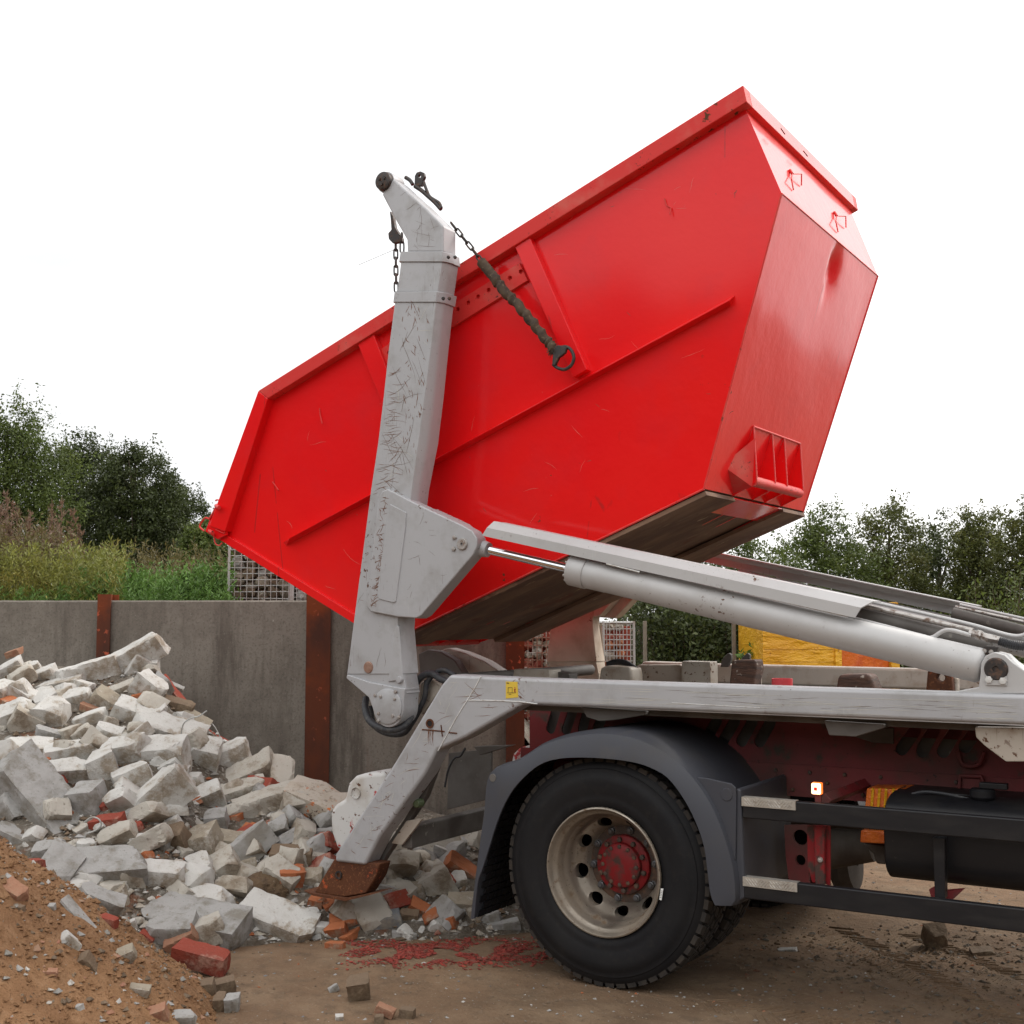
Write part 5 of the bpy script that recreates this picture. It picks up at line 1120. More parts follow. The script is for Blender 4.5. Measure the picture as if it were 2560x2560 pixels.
S_(on_leg, 30, (640, 1280, 985, 1620), (10, 36), (.9, .5), .0009, M['sc_pale'], 10)
S_(on_leg, 12, (808, 1373, 818, 1376), (14, 34), (-1.6, .03), .0012, M['sc_rust'], 21, .06)
S_(on_leg, 18, (770, 1300, 812, 1310), (20, 60), (-1.7, .1), .0010, M['sc_pale'], 22, .06)
S_(on_rail, 60, (990, 1280, 1920, 1365), (30, 120), (-.03, .02), .0008, M['sc_pale'], 11, .02)
S_(on_rail, 26, (990, 1280, 1920, 1365), (20, 90), (-.03, .02), .0006, M['sc_dark'], 12, .03)
scratches('scratch_marks', skip, on_side, 34, (520, 260, 1390, 1150), (8, 34), (.6, .9), .0006, M['sc_pink'], 13)
scratches('scratch_marks', skip, on_side, 16, (520, 260, 1390, 1150), (4, 12), (.6, 1.2), .0009, M['sc_dark'], 14)
# ------------------------------------------------------------------ sand heap and rubble mound
def sandz(s, d):
    r = hypot(s+3.25, (d-4.95)*1.0); z = .80*(2.06-r+.05*nz3(s, d, 1.3, 5))
    if z > .9: z = .9+.25*(1-exp(-(z-.9)/.25))
    return max(-.06, z+.03*fbm(s, d, 3.2, 6)+.016*fbm(s, d, 10, 7))
gridmesh('sand_heap', list(np.arange(-5.2, -.85, .03)), list(np.arange(3.0, 7.1, .03)), sandz, M['sand'], label='heap of orange brown sand in the left foreground')
HX = [-900, -200, 0, 100, 200, 290, 340, 400, 480, 560, 640, 760, 900, 1000, 1100]
HZ = [1.35, 1.40, 1.37, 1.36, 1.36, 1.40, 1.20, .95, .78, .70, .50, .42, .30, .08, -.1]
DR = [8.8, 8.8, 8.8, 8.8, 8.8, 8.8, 8.75, 8.6, 8.4, 8.0, 7.8, 7.6, 7.5, 7.4, 7.4]
DF = [6.2, 6.2, 6.2, 6.2, 6.25, 6.35, 6.4, 6.5, 6.6, 6.75, 6.75, 6.72, 6.8, 6.9, 6.9]
def heapz(s, d):
    x = 966+s/d*2340; h, dr, df = (float(np.interp(x, HX, q)) for q in (HZ, DR, DF))
    t = (d-df)/(dr-df)
    if t <= 0: return -.1+.05*max(-1, t)
    z = h*min(1, t)**.85 if t < 1 else h*(1-.25*min(1, (t-1)*1.5))
    return z+.05*fbm(s, d, 1.6, 12)*min(1, t*3)-.03
gridmesh('rubble_mound', list(np.arange(-5.5, .3, .07)), list(np.arange(6.1, 9.5, .07)), lambda s, d: heapz(s, d)+.03*fbm(s, d, 7, 13), M['mound'], label='dusty mound of rubble and soil under the loose blocks')
def surf(s, d): return max(heapz(s, d), 0, sandz(s, d) if d < 7 and s < -.85 else 0)
def hit(u, v, fn=surf):
    r = ray(u, v).normalized(); t = 3.5; last = t
    while t < 9.6:
        p = CP+r*t; s, d = p.dot(RT), p.dot(FH)
        if p.z < fn(s, d) and d < 9.1: return p, s, d
        t += .02
    p = CP+r*(8.85/r.dot(FH)); return p, p.dot(RT), 9.05
# ------------------------------------------------------------------ loose blocks
def chunkmesh(name, dims, m, seed, rough=1., cuts=3, loc=None, rot=None, sub=True):
    rnd = random.Random(seed); bm = bmesh.new(); bmesh.ops.create_cube(bm, size=1)
    X, Y, Z = dims
    for v in bm.verts: v.co = Vector((v.co.x*X*rnd.uniform(.88, 1.05), v.co.y*Y*rnd.uniform(.88, 1.05), v.co.z*Z*rnd.uniform(.85, 1.06)))
    for k in range(cuts):
        n = Vector((rnd.choice((-1, 1))*rnd.uniform(.4, 1), rnd.choice((-1, 1))*rnd.uniform(.2, 1), rnd.uniform(-.7, 1))).normalized()
        sup = abs(n.x)*X/2+abs(n.y)*Y/2+abs(n.z)*Z/2
        g = bm.verts[:]+bm.edges[:]+bm.faces[:]
        bmesh.ops.bisect_plane(bm, geom=g, plane_co=n*sup*rnd.uniform(.70, .88), plane_no=n, clear_outer=True)
        bmesh.ops.holes_fill(bm, edges=[e for e in bm.edges if e.is_boundary])
    mn = min(dims)
    if sub:
        bmesh.ops.triangulate(bm, faces=[f for f in bm.faces if len(f.verts) > 4])
        for it in range(4):
            L_ = max(mn*.16, .012); es = [e for e in bm.edges if e.calc_length() > L_*1.6]
            if not es or len(bm.verts) > 1600: break
            bmesh.ops.subdivide_edges(bm, edges=es, cuts=1, use_grid_fill=True)
        bm.normal_update(); k = seed*3.1
        edgev = {}
        for e in bm.edges:
            if len(e.link_faces) == 2 and e.calc_face_angle(0) > .5:
                for v in e.verts: edgev[v] = 1
        for v in bm.verts:
            q = v.co; a = noise.noise(q*(3/mn*.35)+Vector((k, 0, 0)))+.5*noise.noise(q*(9/mn*.35)+Vector((0, k, 0)))
            a *= .045*mn*rough
            if v in edgev: a -= mn*.03*rough*(.3+3.2*max(0, noise.noise(q*16+Vector((k, k, 0)))))
            v.co = q+v.normal*a
    me = bpy.data.meshes.new(name); bm.to_mesh(me); bm.free(); me.materials.append(m)
    if sub: me.polygons.foreach_set('use_smooth', [True]*len(me.polygons)); me.set_sharp_from_angle(angle=radians(20))
    return me
MATN = dict(w='w', v='w2', g='g', b='b', r='r', o='o', k='k', d='d', u='blu', s='spot')
CAT = dict(w='concrete block', v='concrete block', g='concrete chunk', b='rubble chunk', r='brick', o='brick', k='brick', d='stone', u='brick', s='concrete slab')
GRP = dict(w='pale blocks of the rubble heap', v='pale blocks of the rubble heap', g='grey concrete chunks', b='muddy rubble chunks', r='broken red bricks', o='broken orange bricks', k='broken red bricks', d='stones', u='broken red bricks', s='grey concrete chunks')
def place(z, x, y, w_, h_, ang, kind, label, sc, name=None, cuts=3, rough=1., thick=None, tilt=None, sink=.0, fn=surf, cat=None, group=None, flat=False):
    u, v = z(x, y); P, s, d = hit(u, v, fn); m_ = ((P-CP).dot(FW))*1.325/FPX
    W_, H_ = w_*sc*m_*1.14, h_*sc*m_*1.2
    seed = int(x*7+y*13+w_)
    rnd = random.Random(seed); th = thick*W_ if thick else max(.5*W_, .9*H_) if not flat else W_
    dims = (W_, max(th*rnd.uniform(.7, 1), .03) if not flat else th, H_*(.9 if not flat else 1))
    me = chunkmesh(name or 'block', dims, M[MATN[kind]], seed, rough, cuts)
    nm = name or {'concrete block': 'concrete_block', 'concrete chunk': 'concrete_chunk', 'rubble chunk': 'rubble_chunk', 'brick': 'brick', 'stone': 'stone', 'concrete slab': 'concrete_slab'}[CAT[kind]]
    me.name = nm; o = bpy.data.objects.new(nm, me); col.objects.link(o)
    t = tilt if tilt is not None else rnd.uniform(12, 34)
    R = Matrix.Rotation(PSI, 4, 'Z')@Matrix.Rotation(-radians(ang), 4, 'Y')@Matrix.Rotation(radians(t), 4, 'X')@Matrix.Rotation(radians(rnd.uniform(-18, 18)) if not flat else 0, 4, 'Z')
    o.matrix_world = Matrix.Translation(P-FW*(dims[1]*.10-sink))@R
    # sit on the surface where the block would hang free of it
    zs = [(o.matrix_world@v.co).z for v in me.vertices]; 
    gz = fn(s, d+.1)
    if min(zs) > gz+.01: o.location.z -= min(zs)-gz+.005 if min(zs)-gz < .12 else 0
    if min(zs) < -.02 and fn is surf and gz < .08: o.location.z += -.02-min(zs)
    tag(o, label, cat or CAT[kind], group or GRP[kind]); return o
A4 = [
 (770, 320, 330, 130, 30, 'w', 'long pale concrete block crowning the rubble heap, tilted up to the right'),
 (800, 385, 120, 130, 60, 'w', 'pale block leaning under the right end of the topmost long block'),
 (872, 395, 60, 110, 0, 'w', 'narrow upright pale block right below the tip of the heap'),
 (510, 430, 310, 150, 15, 'w', 'broad pale slab lying just left of the topmost block'),
 (340, 475, 280, 55, 12, 'w', 'long thin pale slab lying on the upper left of the heap'),
 (290, 505, 170, 50, 12, 'g', 'flat block with a dark grey face under the long thin slab'),
 (250, 430, 140, 80, 20, 'w', 'pale block on the skyline second cluster from the left'),
 (60, 405, 150, 90, 25, 'w', 'pale block on the skyline at the left edge below the red tiles'),
 (175, 400, 110, 80, 15, 'w', 'very white block beside the skyline block at the left edge'),
 (20, 540, 100, 140, 0, 'w', 'pale block cut by the left edge in the upper heap'),
 (130, 545, 140, 110, -30, 'w', 'pale wedge sloping down to the right near the left edge'),
 (440, 575, 170, 120, 15, 'w', 'smooth pale block under the broad slab'),
 (600, 580, 150, 120, -30, 'b', 'brown stained block under the broad pale slab'),
 (730, 650, 160, 150, -25, 'w', 'pale block with a dirty underside in the upper middle of the heap'),
 (705, 510, 140, 75, 25, 'v', 'striped flat pale block below the topmost block'),
 (850, 505, 170, 140, -35, 'w', 'square pale block turned on its corner near the dark red brick'),
 (968, 515, 180, 55, -50, 'r', 'dark red brick high on the right slope of the heap'),
 (985, 490, 120, 30, -25, 'g', 'thin grey slate sticking out behind the high red brick'),
 (80, 680, 210, 170, 15, 'w', 'large pale block at the left edge halfway up the heap'),
 (150, 700, 150, 160, 60, 'v', 'chipped pale block right of the large one at the left edge'),
 (295, 660, 160, 190, 0, 'w', 'upright pale block with horizontal cracks left of the middle'),
 (280, 770, 150, 80, -15, 'g', 'grey and white broken lump under the cracked upright block'),
 (870, 630, 130, 90, -10, 'w', 'smooth pale block above the long white block'),
 (960, 745, 370, 115, -25, 'w', 'long white block sloping down right behind the wire loop'),
 (1220, 750, 170, 55, -25, 'r', 'red brick halfway down the right slope of the heap'),
 (620, 765, 140, 90, -20, 'w', 'small pale block above the two middle cubes'),
 (470, 760, 110, 70, 30, 'v', 'small dusty block left of the small pale block in the middle'),
 (530, 690, 90, 70, 30, 'v', 'small grey white fragment in the debris pocket'),
 (625, 715, 100, 80, 70, 'v', 'small triangular pale fragment by the dirty block'),
 (150, 845, 270, 90, -10, 'w', 'grooved white block lying flat near the left edge'),
 (410, 862, 260, 95, 2, 'w', 'wide pale brick shaped block right of the grooved block'),
 (710, 865, 200, 150, 8, 'w', 'bright pale cube in the middle of the heap'),
 (590, 965, 150, 200, 15, 'w', 'tall pale block leaning left of the crumbly pair'),
 (930, 895, 255, 210, 5, 'w', 'biggest pale cube, in the centre right of the heap'),
 (1160, 895, 170, 190, -10, 'w', 'pale block right of the biggest cube'),
 (1310, 905, 220, 160, 20, 'w', 'rough pale block on the right shoulder of the heap'),
 (1470, 875, 110, 90, 10, 'w', 'small pale block perched at the right shoulder'),
 (380, 990, 260, 140, -5, 'w', 'crumbly white block with a brown hole in its face'),
 (765, 1035, 200, 185, 20, 'w', 'pale cube turned slightly in front of the bright cube'),
 (880, 1150, 440, 200, 40, 'w', 'very large pale slab with a brown smeared face leaning in mid heap'),
 (1430, 1010, 290, 180, 25, 'v', 'large dusty pale block on the lower right slope'),
 (1390, 1110, 240, 160, 10, 'v', 'rounded dusty block below the large dusty one'),
 (1612, 975, 130, 60, 0, 'w', 'small flat pale block against the rusty post foot'),
 (1160, 1135, 210, 120, 20, 'w', 'pale wedge right of the very large slab'),
 (1105, 1045, 100, 120, 10, 'w', 'narrow pale block between the slab and the biggest cube'),
 (1530, 1170, 330, 170, 12, 'v', 'long dirty block on the lower right of the heap'),
 (1785, 1180, 290, 230, -15, 's', 'pale slab with rusty specks leaning beside the stabiliser leg'),
 (230, 1130, 560, 230, -40, 'g', 'biggest grey slab sliding down the left of the heap'),
 (510, 1150, 150, 190, 10, 'g', 'rough grey lump right of the biggest grey slab'),
 (60, 1190, 150, 170, -50, 'g', 'grey slab piece at the left edge beneath the biggest slab'),
 (690, 1170, 150, 90, -50, 'v', 'pale splinter between the grey lump and the very large slab'),
 (620, 1290, 180, 120, 10, 'r', 'brownish red tile piece beside the wire handle'),
 (755, 1320, 130, 80, 20, 'r', 'red brick under the very large pale slab'),
 (605, 1185, 50, 75, 0, 'r', 'small bright red brick end in the middle of the heap'),
 (235, 925, 80, 60, -10, 'o', 'orange brick stub under the grooved block'),
 (250, 1020, 90, 40, -30, 'r', 'dark red sliver under the crumbly white block'),
 (20, 345, 70, 50, 0, 'o', 'orange brick on the skyline at the left edge'),
 (85, 300, 90, 35, 20, 'k', 'pinkish roof tile lying on the skyline at the left'),
 (1010, 610, 170, 90, -20, 'd', 'lump of mortar and earth below the high red brick'),
 (1110, 690, 150, 80, -35, 'b', 'sandy mortar lump on the right slope of the heap'),
 (800, 560, 90, 60, 10, 'o', 'brown brick piece under the square block on its corner'),
 (500, 625, 90, 60, -15, 'k', 'brown pink brick piece in the upper debris pocket'),
 (1700, 1000, 120, 50, -20, 'o', 'orange brick at the foot of the rusty post'),
 (1830, 1330, 150, 60, 5, 'g', 'flat grey slab under the rust specked slab')]
A5 = [
 (1330, 110, 90, 60, 10, 'o', 'single orange brick at the head of the brick cluster'),
 (1405, 185, 60, 80, -10, 'o', 'left brick of the mortared orange brick cluster'),
 (1455, 200, 55, 110, -8, 'o', 'middle brick of the mortared orange brick cluster'),
 (1510, 190, 55, 90, 15, 'o', 'right brick of the mortared orange brick cluster'),
 (1500, 265, 160, 50, -15, 'w', 'white mortar lump under the orange brick cluster'),
 (1240, 130, 110, 140, 10, 'g', 'grey rounded piece left of the orange brick cluster'),
 (950, 150, 150, 60, 25, 'w', 'white narrow block beside the dark red brick low in the heap'),
 (835, 240, 150, 90, 10, 'w', 'white chip block under the dark red brick'),
 (920, 260, 70, 100, -10, 'g', 'small speckled grey block in the brown hollow'),
 (1150, 270, 190, 210, 20, 'b', 'big mud covered chunk in the lower middle'),
 (1000, 230, 150, 150, 20, 'd', 'earthy chunk left of the big mud covered one'),
 (1320, 260, 200, 140, -10, 'b', 'muddy block with a white top edge in the lower heap'),
 (1660, 330, 230, 120, 0, 'd', 'shadowy brown chunk under the rust specked slab'),
 (1820, 260, 170, 100, -5, 'd', 'dark flat chunk beside the leg foot'),
 (600, 400, 440, 190, -3, 'g', 'big flat fronted grey block low on the left'),
 (330, 430, 190, 270, -25, 'g', 'pale grey wedge half buried in the sand heap edge'),
 (760, 430, 110, 150, 15, 'v', 'broken pale end next to the big flat fronted grey block'),
 (935, 440, 220, 160, -10, 'w', 'crumbling white plaster lump low in the middle'),
 (1170, 410, 110, 190, 20, 'w', 'pale ribbed brick standing on end low in the middle'),
 (1300, 380, 140, 180, 25, 'v', 'pale brick leaning right of the ribbed one'),
 (1600, 440, 190, 180, -20, 'v', 'pale chipped block right of the soil clod'),
 (1770, 460, 140, 130, 10, 'b', 'pale muddy piece left of the rusty foot'),
 (1115, 560, 380, 120, 2, 'w', 'long pale block with a notch lying at the heap foot'),
 (560, 590, 240, 150, -30, 'g', 'gritty grey slab at the edge of the sand heap'),
 (670, 570, 120, 120, 20, 'b', 'brown grey stone under the big flat fronted block'),
 (1110, 685, 560, 170, -4, 'g', 'long light grey granite like slab at the foot of the heap'),
 (990, 755, 260, 170, 8, 'g', 'grey fragment leaning on the front of the long light grey slab'),
 (1590, 685, 400, 150, -12, 'w', 'pale block lying alone on the sand in front of the heap'),
 (1165, 835, 200, 150, 15, 'v', 'rounded yellowish lump of plaster near the sand toe'),
 (1030, 860, 170, 80, 30, 'k', 'faded pink brick leaning on the yellowish lump'),
 (1150, 980, 280, 100, -12, 'r', 'whole red brick lying at the toe of the sand heap'),
 (1200, 885, 90, 45, 10, 'r', 'small bright red brick piece behind the whole red brick'),
 (1170, 1070, 100, 85, 10, 'd', 'brown stone just below the whole red brick'),
 (1250, 1110, 160, 85, 5, 'd', 'larger brown stone lying on the yard floor'),
 (1252, 1190, 60, 95, 0, 'd', 'small upright brown stone near the bottom edge'),
 (1320, 1190, 75, 90, 0, 'g', 'small grey cut stone near the bottom edge'),
 (1020, 1245, 170, 75, 0, 'g', 'grey flat stone cut by the bottom edge'),
 (880, 1220, 130, 90, 12, 'k', 'thin yellowish flake near the bottom edge'),
 (503, 925, 55, 115, 25, 'd', 'grey brown long stone lying on the sand heap'),
 (690, 890, 160, 75, 15, 'b', 'pale brown flat stone on the sand heap'),
 (770, 1075, 150, 50, -10, 'b', 'flat long stone lying low on the sand heap'),
 (400, 800, 60, 110, 40, 'w', 'pale splintered flake stuck in the sand heap'),
 (80, 530, 120, 100, -20, 'k', 'pink and red brick lump high on the sand heap'),
 (95, 615, 80, 40, -5, 'd', 'brown pebble below the pink brick lump'),
 (295, 615, 35, 45, 0, 'g', 'small grey pebble on the upper sand heap'),
 (260, 985, 120, 40, -5, 'k', 'buried pinkish brick patch in the sand heap'),
 (450, 1195, 40, 65, 10, 'g', 'small pale stone at the bottom of the sand heap'),
 (200, 365, 90, 55, 5, 'r', 'red brick end poking out above the sand ridge'),
 (610, 690, 110, 60, -10, 'r', 'flat red brick at the top edge of the sand toe'),
 (830, 785, 80, 60, -35, 'r', 'thin red tile at the sand edge under the long grey slab'),
 (740, 715, 70, 55, 20, 'w', 'small white stone at the sand edge'),
 (100, 200, 230, 40, -25, 'g', 'thin grey slate low at the left edge'),
 (290, 290, 150, 110, 10, 'g', 'shadowed grey block under the biggest grey slab'),
 (480, 265, 130, 40, 8, 'v', 'thin pale slab tucked under the biggest grey slab'),
 (1405, 370, 100, 60, 10, 'b', 'small dirty piece right of the leaning pale brick')]
A1 = [
 (720, 850, 170, 150, 15, 'v', 'pale block behind the stabiliser foot'),
 (940, 975, 190, 240, 30, 'v', 'large grooved pale block between foot and wheel'),
 (870, 865, 70, 50, 20, 'w', 'small white piece on top of the grooved block'),
 (1110, 1140, 190, 170, -5, 'b', 'muddy pale block below the mudguard edge'),
 (560, 1245, 260, 105, 15, 'u', 'blue grey brick lying in front of the foot'),
 (972, 1280, 170, 70, -32, 'w', 'white flat plate leaning in front of the rubble by the wheel'),
 (118, 1110, 100, 90, -5, 'o', 'orange brick directly under the left of the rusty foot'),
 (220, 1135, 90, 100, 25, 'o', 'pale orange brick under the middle of the rusty foot'),
 (335, 1140, 140, 130, -15, 'o', 'large orange brick under the right of the rusty foot'),
 (320, 1245, 220, 90, -10, 'o', 'brown orange brick lying below the foot bricks'),
 (250, 1335, 130, 85, 20, 'o', 'orange brick piece on the sand left of the red flakes'),
 (240, 1402, 120, 45, 4, 'o', 'small flat orange tile nearest the red flakes'),
 (190, 1290, 180, 70, -12, 'w', 'white cracked slab piece below the rusty foot'),
 (670, 1085, 95, 130, 15, 'o', 'orange brick standing right of the rusty foot'),
 (825, 1160, 160, 95, -28, 'o', 'orange brown brick below the grooved block'),
 (770, 1050, 150, 140, 0, 'b', 'mortar lump between the two orange bricks'),
 (565, 1130, 130, 120, 0, 'b', 'grey mud lump right below the rusty foot'),
 (540, 970, 80, 80, -15, 'o', 'orange brick peeping out right beside the foot'),
 (740, 1200, 130, 90, 0, 'd', 'dark earthy lump above the blue grey brick'),
 (1385, 1268, 200, 65, 6, 'g', 'flat pale grey slab lying beside the tyre'),
 (1290, 1215, 150, 75, 20, 'g', 'grey slab piece against the tyre left side'),
 (1080, 960, 90, 110, 0, 'w', 'white broken chunk above the muddy pale block'),
 (710, 1325, 150, 40, -8, 'g', 'thin grey flake at the edge of the red flakes'),
 (395, 1765, 140, 150, 0, 'd', 'dark three sided stone standing on the yard floor'),
 (580, 1865, 120, 60, -15, 'k', 'salmon red tile shard near the bottom edge'),
 (540, 1895, 60, 50, 0, 'd', 'small brown stone beside the salmon tile shard'),
 (268, 1887, 50, 35, 0, 'w', 'small white pebble near the bottom edge'),
 (230, 1700, 65, 45, 25, 'g', 'small pale stone left of the three sided stone'),
 (735, 1860, 90, 60, 0, 'd', 'flat brown stone right of the salmon tile shard')]
A3 = [(1325, 1668, 140, 120, 0, 'd', 'dark angular stone on the ground under the lower bar'),
 (1640, 1725, 170, 45, 0, 'd', 'crumbled dark clod right of the angular stone'),
 (320, 1700, 130, 22, 0, 'g', 'thin pale flake in the shade near the tyre')]
for z, L_, sc in ((b4, A4, .33205), (b5, A5, .33205), (b1, A1, .2773), (b3, A3, .27737)):
    for (x, y, w_, h_, a, k, lab) in L_:
        small = w_*sc < 34
        place(z, x, y, w_, h_, a, k, lab, sc, cuts=2 if k in 'roku' else 3, rough=1.0 if k in 'roku' else 1.3, tilt=None if h_*sc > 22 else random.uniform(5, 16))
# round soil clod
P, s, d = hit(*b5(1475, 535)); mb = MB()
bm = bmesh.new(); bmesh.ops.create_icosphere(bm, subdivisions=5, radius=1)
R_ = 165*.33205*((P-CP).dot(FW))*1.325/FPX
vs = [Vector((v.co.x, v.co.y, v.co.z*.72))*R_*(1+.10*noise.noise(v.co*2)+.05*noise.noise(v.co*7)+.03*noise.noise(v.co*18))+P+FW*R_*.5+Vector((0, 0, -.02)) for v in bm.verts]
mb.add(vs, [tuple(v.index for v in f.verts) for f in bm.faces]); bm.free()
tag(mb.build('soil_clod', M['clod'], None, smooth=True, loc=P), 'round brown clod of soil and turf at the foot of the rubble', 'soil clod')
# small loose fragments: countable ones as things
small = []
for k in range(14):
    for mk in ('w', 'v', 'g', 'o', 'r'):
        if mk in 'gor' and k > 5: continue
        small.append((mk, chunkmesh('concrete_fragment', (.10, .078, .06), M[MATN[mk]], 900+k*5+ord(mk), 2.0, 5)))
LBF = dict(w='small white concrete fragment lying loose among the blocks of the heap', v='small dusty beige concrete fragment lying loose among the blocks of the heap', g='small grey concrete fragment lying loose among the blocks of the heap', o='small orange brick fragment lying loose among the blocks of the heap', r='small dark red brick fragment lying loose among the blocks of the heap')
for k in range(190):
    for tr in range(20):
        u = random.uniform(-10, 930); v = random.uniform(1215, 1775)
        P, s, d = hit(u, v, heapz)
        if heapz(s, d) > -.02 and d < 8.9 and (u < 640 or v > 1600): break
    mk, me = random.choice(small if random.random() < .3 else small[:2]+small[5:7]+small[10:12]+small[15:17]); me2 = me; sc = random.choice((.5, .7, .9, 1.2, 1.6, 2.0)) if v < 1700 else random.choice((.4, .6, .9))
    o = bpy.data.objects.new('brick_fragment' if mk in 'or' else 'concrete_fragment', me2); col.objects.link(o)
    o.location = P+Vector((0, 0, .012*sc)); o.rotation_euler = (random.uniform(-.7, .7), random.uniform(-.7, .7), random.uniform(0, 6.28)); o.scale = (sc*random.uniform(.8, 1.5), sc, sc*random.uniform(.7, 1.2))
    tag(o, LBF[mk], 'brick fragment' if mk in 'or' else 'concrete fragment', ('loose %s fragments in the heap' % dict(w='white', v='beige', g='grey', o='orange', r='red')[mk]))
for k in range(62):
    for tr in range(30):
        u, v = (random.uniform(430, 640), random.uniform(1490, 1660)) if k % 2 else (random.uniform(640, 900), random.uniform(1590, 1745))
        P, s, d = hit(u, v, heapz)
        if heapz(s, d) > -.02 and d < 8.9: break
    mk, me = random.choice([q for q in small if q[0] in 'vvgro' ] if random.random() < .35 else [q for q in small if q[0] in 'vg']); sc = random.uniform(.9, 2.4)
    o = bpy.data.objects.new('brick_fragment' if mk in 'or' else 'concrete_fragment', me); col.objects.link(o)
    o.location = P+Vector((0, 0, .01*sc)); o.rotation_euler = (random.uniform(-.7, .7), random.uniform(-.7, .7), random.uniform(0, 6.28)); o.scale = (sc*random.uniform(.8, 1.5), sc, sc*random.uniform(.7, 1.2))
    tag(o, LBF[mk], 'brick fragment' if mk in 'or' else 'concrete fragment', ('loose %s fragments in the heap' % dict(w='white', v='beige', g='grey', o='orange', r='red')[mk]))
# grit
def grit(name, label, n, sampler, sizes, ms, wts, flat=.6):
    V, F, MI = [], [], []
    base = np.array([(1, 0, 0), (0, 1, 0), (-1, 0, 0), (0, -1, 0), (.3, .3, 1), (-.3, -.3, -1)]); fc = [(0, 1, 4), (1, 2, 4), (2, 3, 4), (3, 0, 4), (1, 0, 5), (2, 1, 5), (3, 2, 5), (0, 3, 5)]
    for k in range(n):
        p = sampler(); r = sizes[0]+(sizes[1]-sizes[0])*random.random()**3.2
        a = random.uniform(0, 6.28); c, s_ = cos(a), sin(a); q = base*(1+.5*(rng.random((6, 3))-.5))*np.array([r, r*random.uniform(.5, 1), r*flat*random.uniform(.5, 1)])
        q = np.stack([q[:, 0]*c-q[:, 1]*s_, q[:, 0]*s_+q[:, 1]*c, q[:, 2]], 1)+np.array(p); b = len(V)
        V += [tuple(t) for t in q]; F += [tuple(i+b for i in f) for f in fc]; MI += [random.choices(range(len(ms)), wts)[0]]*8
    me = bpy.data.meshes.new(name); me.from_pydata(V, [], F)
    for m in ms: me.materials.append(m)
    me.polygons.foreach_set('material_index', MI); o = bpy.data.objects.new(name, me); col.objects.link(o); return tag(o, label, None, None, 'stuff')
def sg():
    while True:
        d = random.uniform(4.8, 9.5)**1.0; s = random.uniform(-.42, .45)*d
        if sandz(s, d) < .01 and heapz(s, d) < 0: return G(s, d, groundz(s, d)+.001)
grit('gravel', 'grit and small pebbles scattered over the yard floor', 6500, sg, (.002, .013), [M['d'], M['g'], M['w'], M['o'], M['blu']], (9, 3, .5, .5, 1))
def sf():
    d = random.uniform(9, 30); s = random.uniform(-.2, .45)*d; return G(s, d, .003)
grit('far_gravel', 'grit on the far side of the yard', 1500, sf, (.006, .04), [M['d'], M['g'], M['w']], (3, 2, 2))
def ss():
    while True:
        s = random.uniform(-3.2, -1.0); d = random.uniform(4.3, 6.6)
        if sandz(s, d) > .0: return G(s, d, sandz(s, d)+.001)
grit('sand_pebbles', 'pebbles and lumps in the sand heap', 9500, ss, (.003, .024), [M['sand'], M['d'], M['g'], M['k'], M['w']], (16, 3, 1.0, .7, .5), .85)
def sh():
    while True:
        u = random.uniform(-10, 960); v = random.uniform(1215, 1780); P, s, d = hit(u, v, heapz)
        if heapz(s, d) > -.06 and d < 8.9 and (u < 660 or v > 1600): return P+Vector((0, 0, .003))
grit('rubble_grit', 'crushed concrete and brick bits filling the rubble heap', 5200, sh, (.008, .040), [M['w'], M['v'] if 'v' in M else M['w2'], M['g'], M['d'], M['o'], M['r']], (4, 4, 3, 6, .6, .4), .7)
# flat red paint flakes
M['flake'] = mat('red_plaster_flakes', (.24, .034, .022), .8, island=.4, layers=[dict(s=20, lo=.5, hi=.7, c=(.16, .07, .045))])
V, F = [], []
for k in range(2600):
    while True:
        x = random.gauss(0, 1); y = random.gauss(0, 1); u, v = 800+x*95, 1794+y*15
        if k % 4 == 0: u, v = 945+x*60, 1792+y*10
        if 1765 < v < 1828 and 640 < u < 1040 and noise.noise(Vector((u*.016, v*.07, 0))) > -.12: break
    p = TZ((u, v), .004); s, d = p.dot(RT), p.dot(FH); p.z = groundz(s, d)+.003+random.random()*.006
    r = random.uniform(.003, .017)*(1 if random.random() < .9 else 1.7); n = random.choice((3, 4, 5)); a0 = random.uniform(0, 6.28); b = len(V); tx, ty = random.uniform(-.3, .3), random.uniform(-.3, .3)
    R = [(r*random.uniform(.5, 1)*cos(a0+6.28*i/n), r*random.uniform(.5, 1)*sin(a0+6.28*i/n)*.7) for i in range(n)]
    V += [tuple(p+Vector((x_, y_, x_*tx+y_*ty))) for x_, y_ in R]+[tuple(p+Vector((x_, y_, x_*tx+y_*ty-.003))) for x_, y_ in R]
    F += [tuple(range(b, b+n)), tuple(range(b+n, b+2*n))[::-1]]+[(b+i, b+n+i, b+n+(i+1) % n, b+(i+1) % n) for i in range(n)]
me = bpy.data.meshes.new('red_flakes'); me.from_pydata(V, [], F); me.materials.append(M['flake']); o = bpy.data.objects.new('red_flakes', me); col.objects.link(o)
tag(o, 'spill of crushed red flakes on the sand in front of the wheel', None, None, 'stuff')
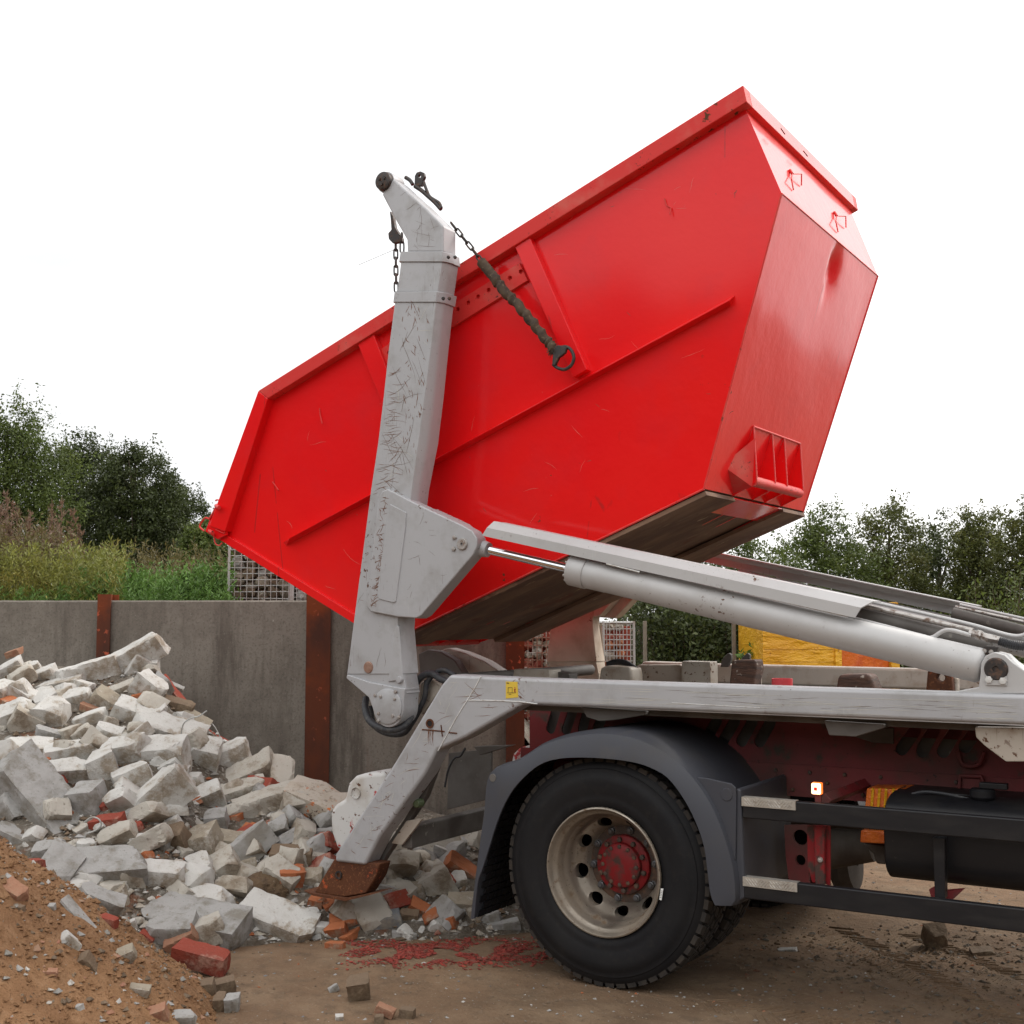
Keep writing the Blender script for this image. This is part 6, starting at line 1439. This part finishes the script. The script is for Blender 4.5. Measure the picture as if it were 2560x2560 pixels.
# bent reinforcing wires
for pts, lab in ((((1035, 815), (1030, 760), (1045, 700), (1090, 670), (1130, 660), (1175, 630)), 'bent steel wire arching over the long white block'),
                 (((1180, 690), (1215, 715), (1250, 780), (1245, 805)), 'thin wire hooked over the red brick on the slope'),
                 (((480, 1330), (540, 1310), (575, 1280), (560, 1245), (520, 1235), (480, 1262)), 'small bent wire handle left of the very large slab')):
    P = [hit(*b4(*q), surf)[0] for q in (pts[0],)][0]; dd = (P-CP).dot(FW)-.12; W_ = bez([TD(b4(*q), dd) for q in pts], 8)
    W_[0] = W_[0]-Vector((0, 0, .03)); tag(MB().tube(W_, .0045, 7).build('steel_wire', M['galv'], None, smooth=True, loc=W_[0]), lab, 'wire', 'bent wires in the rubble')
a, b = T(b1(1000, 850), 8.0), T(b1(1200, 862), 8.0); a.z = b.z = .045; MB_ = MB().cyl(a-EX*.1, b+Vector((.6, 0, 0)), .04, 18)
MB_ = MB().cyl(Vector((a.x, 8, .05)), Vector((a.x+1.2, 8, .05)), .05, 18); tag(MB_.build('steel_pipe', M['galv'], None, smooth=True, loc=(a.x, 8, 0)), 'grey steel pipe lying on the ground behind the mudguard', 'pipe')
place(b5, 460, 660, 260, 12, -48, 'g', 'thin grey lath lying along the ridge of the sand heap', .33205, name='wooden_lath', cuts=0, tilt=5, cat='lath', group='laths')

# pressed tyre tracks and crumbled mud
V, F = [], []
def bar_(a, b, w_, h):
    d = (b-a).normalized(); n_ = Vector((-d.y, d.x, 0))*w_; k0 = len(V)
    for p, f_ in ((a, 1), (b, 1)):
        z_ = groundz(p.dot(RT), p.dot(FH)); V.extend([tuple(Vector((p.x, p.y, z_-.004))+n_), tuple(Vector((p.x, p.y, z_+h))+n_*.4), tuple(Vector((p.x, p.y, z_+h))-n_*.4), tuple(Vector((p.x, p.y, z_-.004))-n_)])
    F.extend([(k0+i, k0+i+1, k0+i+5, k0+i+4) for i in range(3)]+[(k0, k0+1, k0+2, k0+3), (k0+7, k0+6, k0+5, k0+4)])
for (u0, v0, u1, v1, wd) in ((1560, 1745, 1960, 1960, .27), (1690, 1760, 2150, 1935, .26), (1330, 1890, 1900, 1990, .27)):
    p0, p1 = TZ((u0, v0)), TZ((u1, v1)); dr_ = (p1-p0); L_t = dr_.length; dr_.normalize(); sd = Vector((-dr_.y, dr_.x, 0)); t = 0
    while t < L_t:
        for sg_ in (-1, 1):
            if random.random() < .82:
                a = p0+dr_*t+sd*sg_*.015; b = p0+dr_*(t+.07)+sd*sg_*wd*.5*random.uniform(.7, 1); bar_(a, b, .008*random.uniform(.5, 1.2), random.uniform(.003, .008))
        t += .034
me = bpy.data.meshes.new('tyre_tracks'); me.from_pydata(V, [], F); me.materials.append(M['ground']); o = bpy.data.objects.new('tyre_tracks', me); col.objects.link(o)
tag(o, 'pressed tyre tracks in the sandy floor near the right hand bottom corner', kind='structure')
def sm():
    while True:
        q = TZ((random.gauss(1700, 190), 1800+abs(random.gauss(0, 28))*random.choice((-1, 1)))) if random.random() < .6 else TZ((random.uniform(1380, 1990), random.uniform(1745, 1930)))
        s, d = q.dot(RT), q.dot(FH)
        if 4 < d < 9: return G(s, d, groundz(s, d)+.002)
grit('mud_crumbs', 'dark crumbs of dried mud under and beside the truck', 1800, sm, (.003, .022), [M['d'], M['mound'], M['ground']], (3, 3, 2), .6)

# ------------------------------------------------------------------ unseen wood added behind the camera to darken reflections in the red paint
P = []
for k in range(5200):
    a = radians(rng.uniform(75, 300)); R_ = 27+3*rng.random(); hh = 7.2+2.2*noise.noise(Vector((a*5, 0, 3)))+1.2*noise.noise(Vector((a*17, 0, 3)))
    c = np.array(G(sin(a)*R_*-1, cos(a)*R_, rng.random()**.8*hh)); P.append(c+rng.normal(size=(9, 3))*.3)
tag(leafmesh('unseen_wood', np.concatenate(P), .75, M['leaf']), 'unseen wood added behind the photographer to darken reflections in the red paint', kind='stuff')
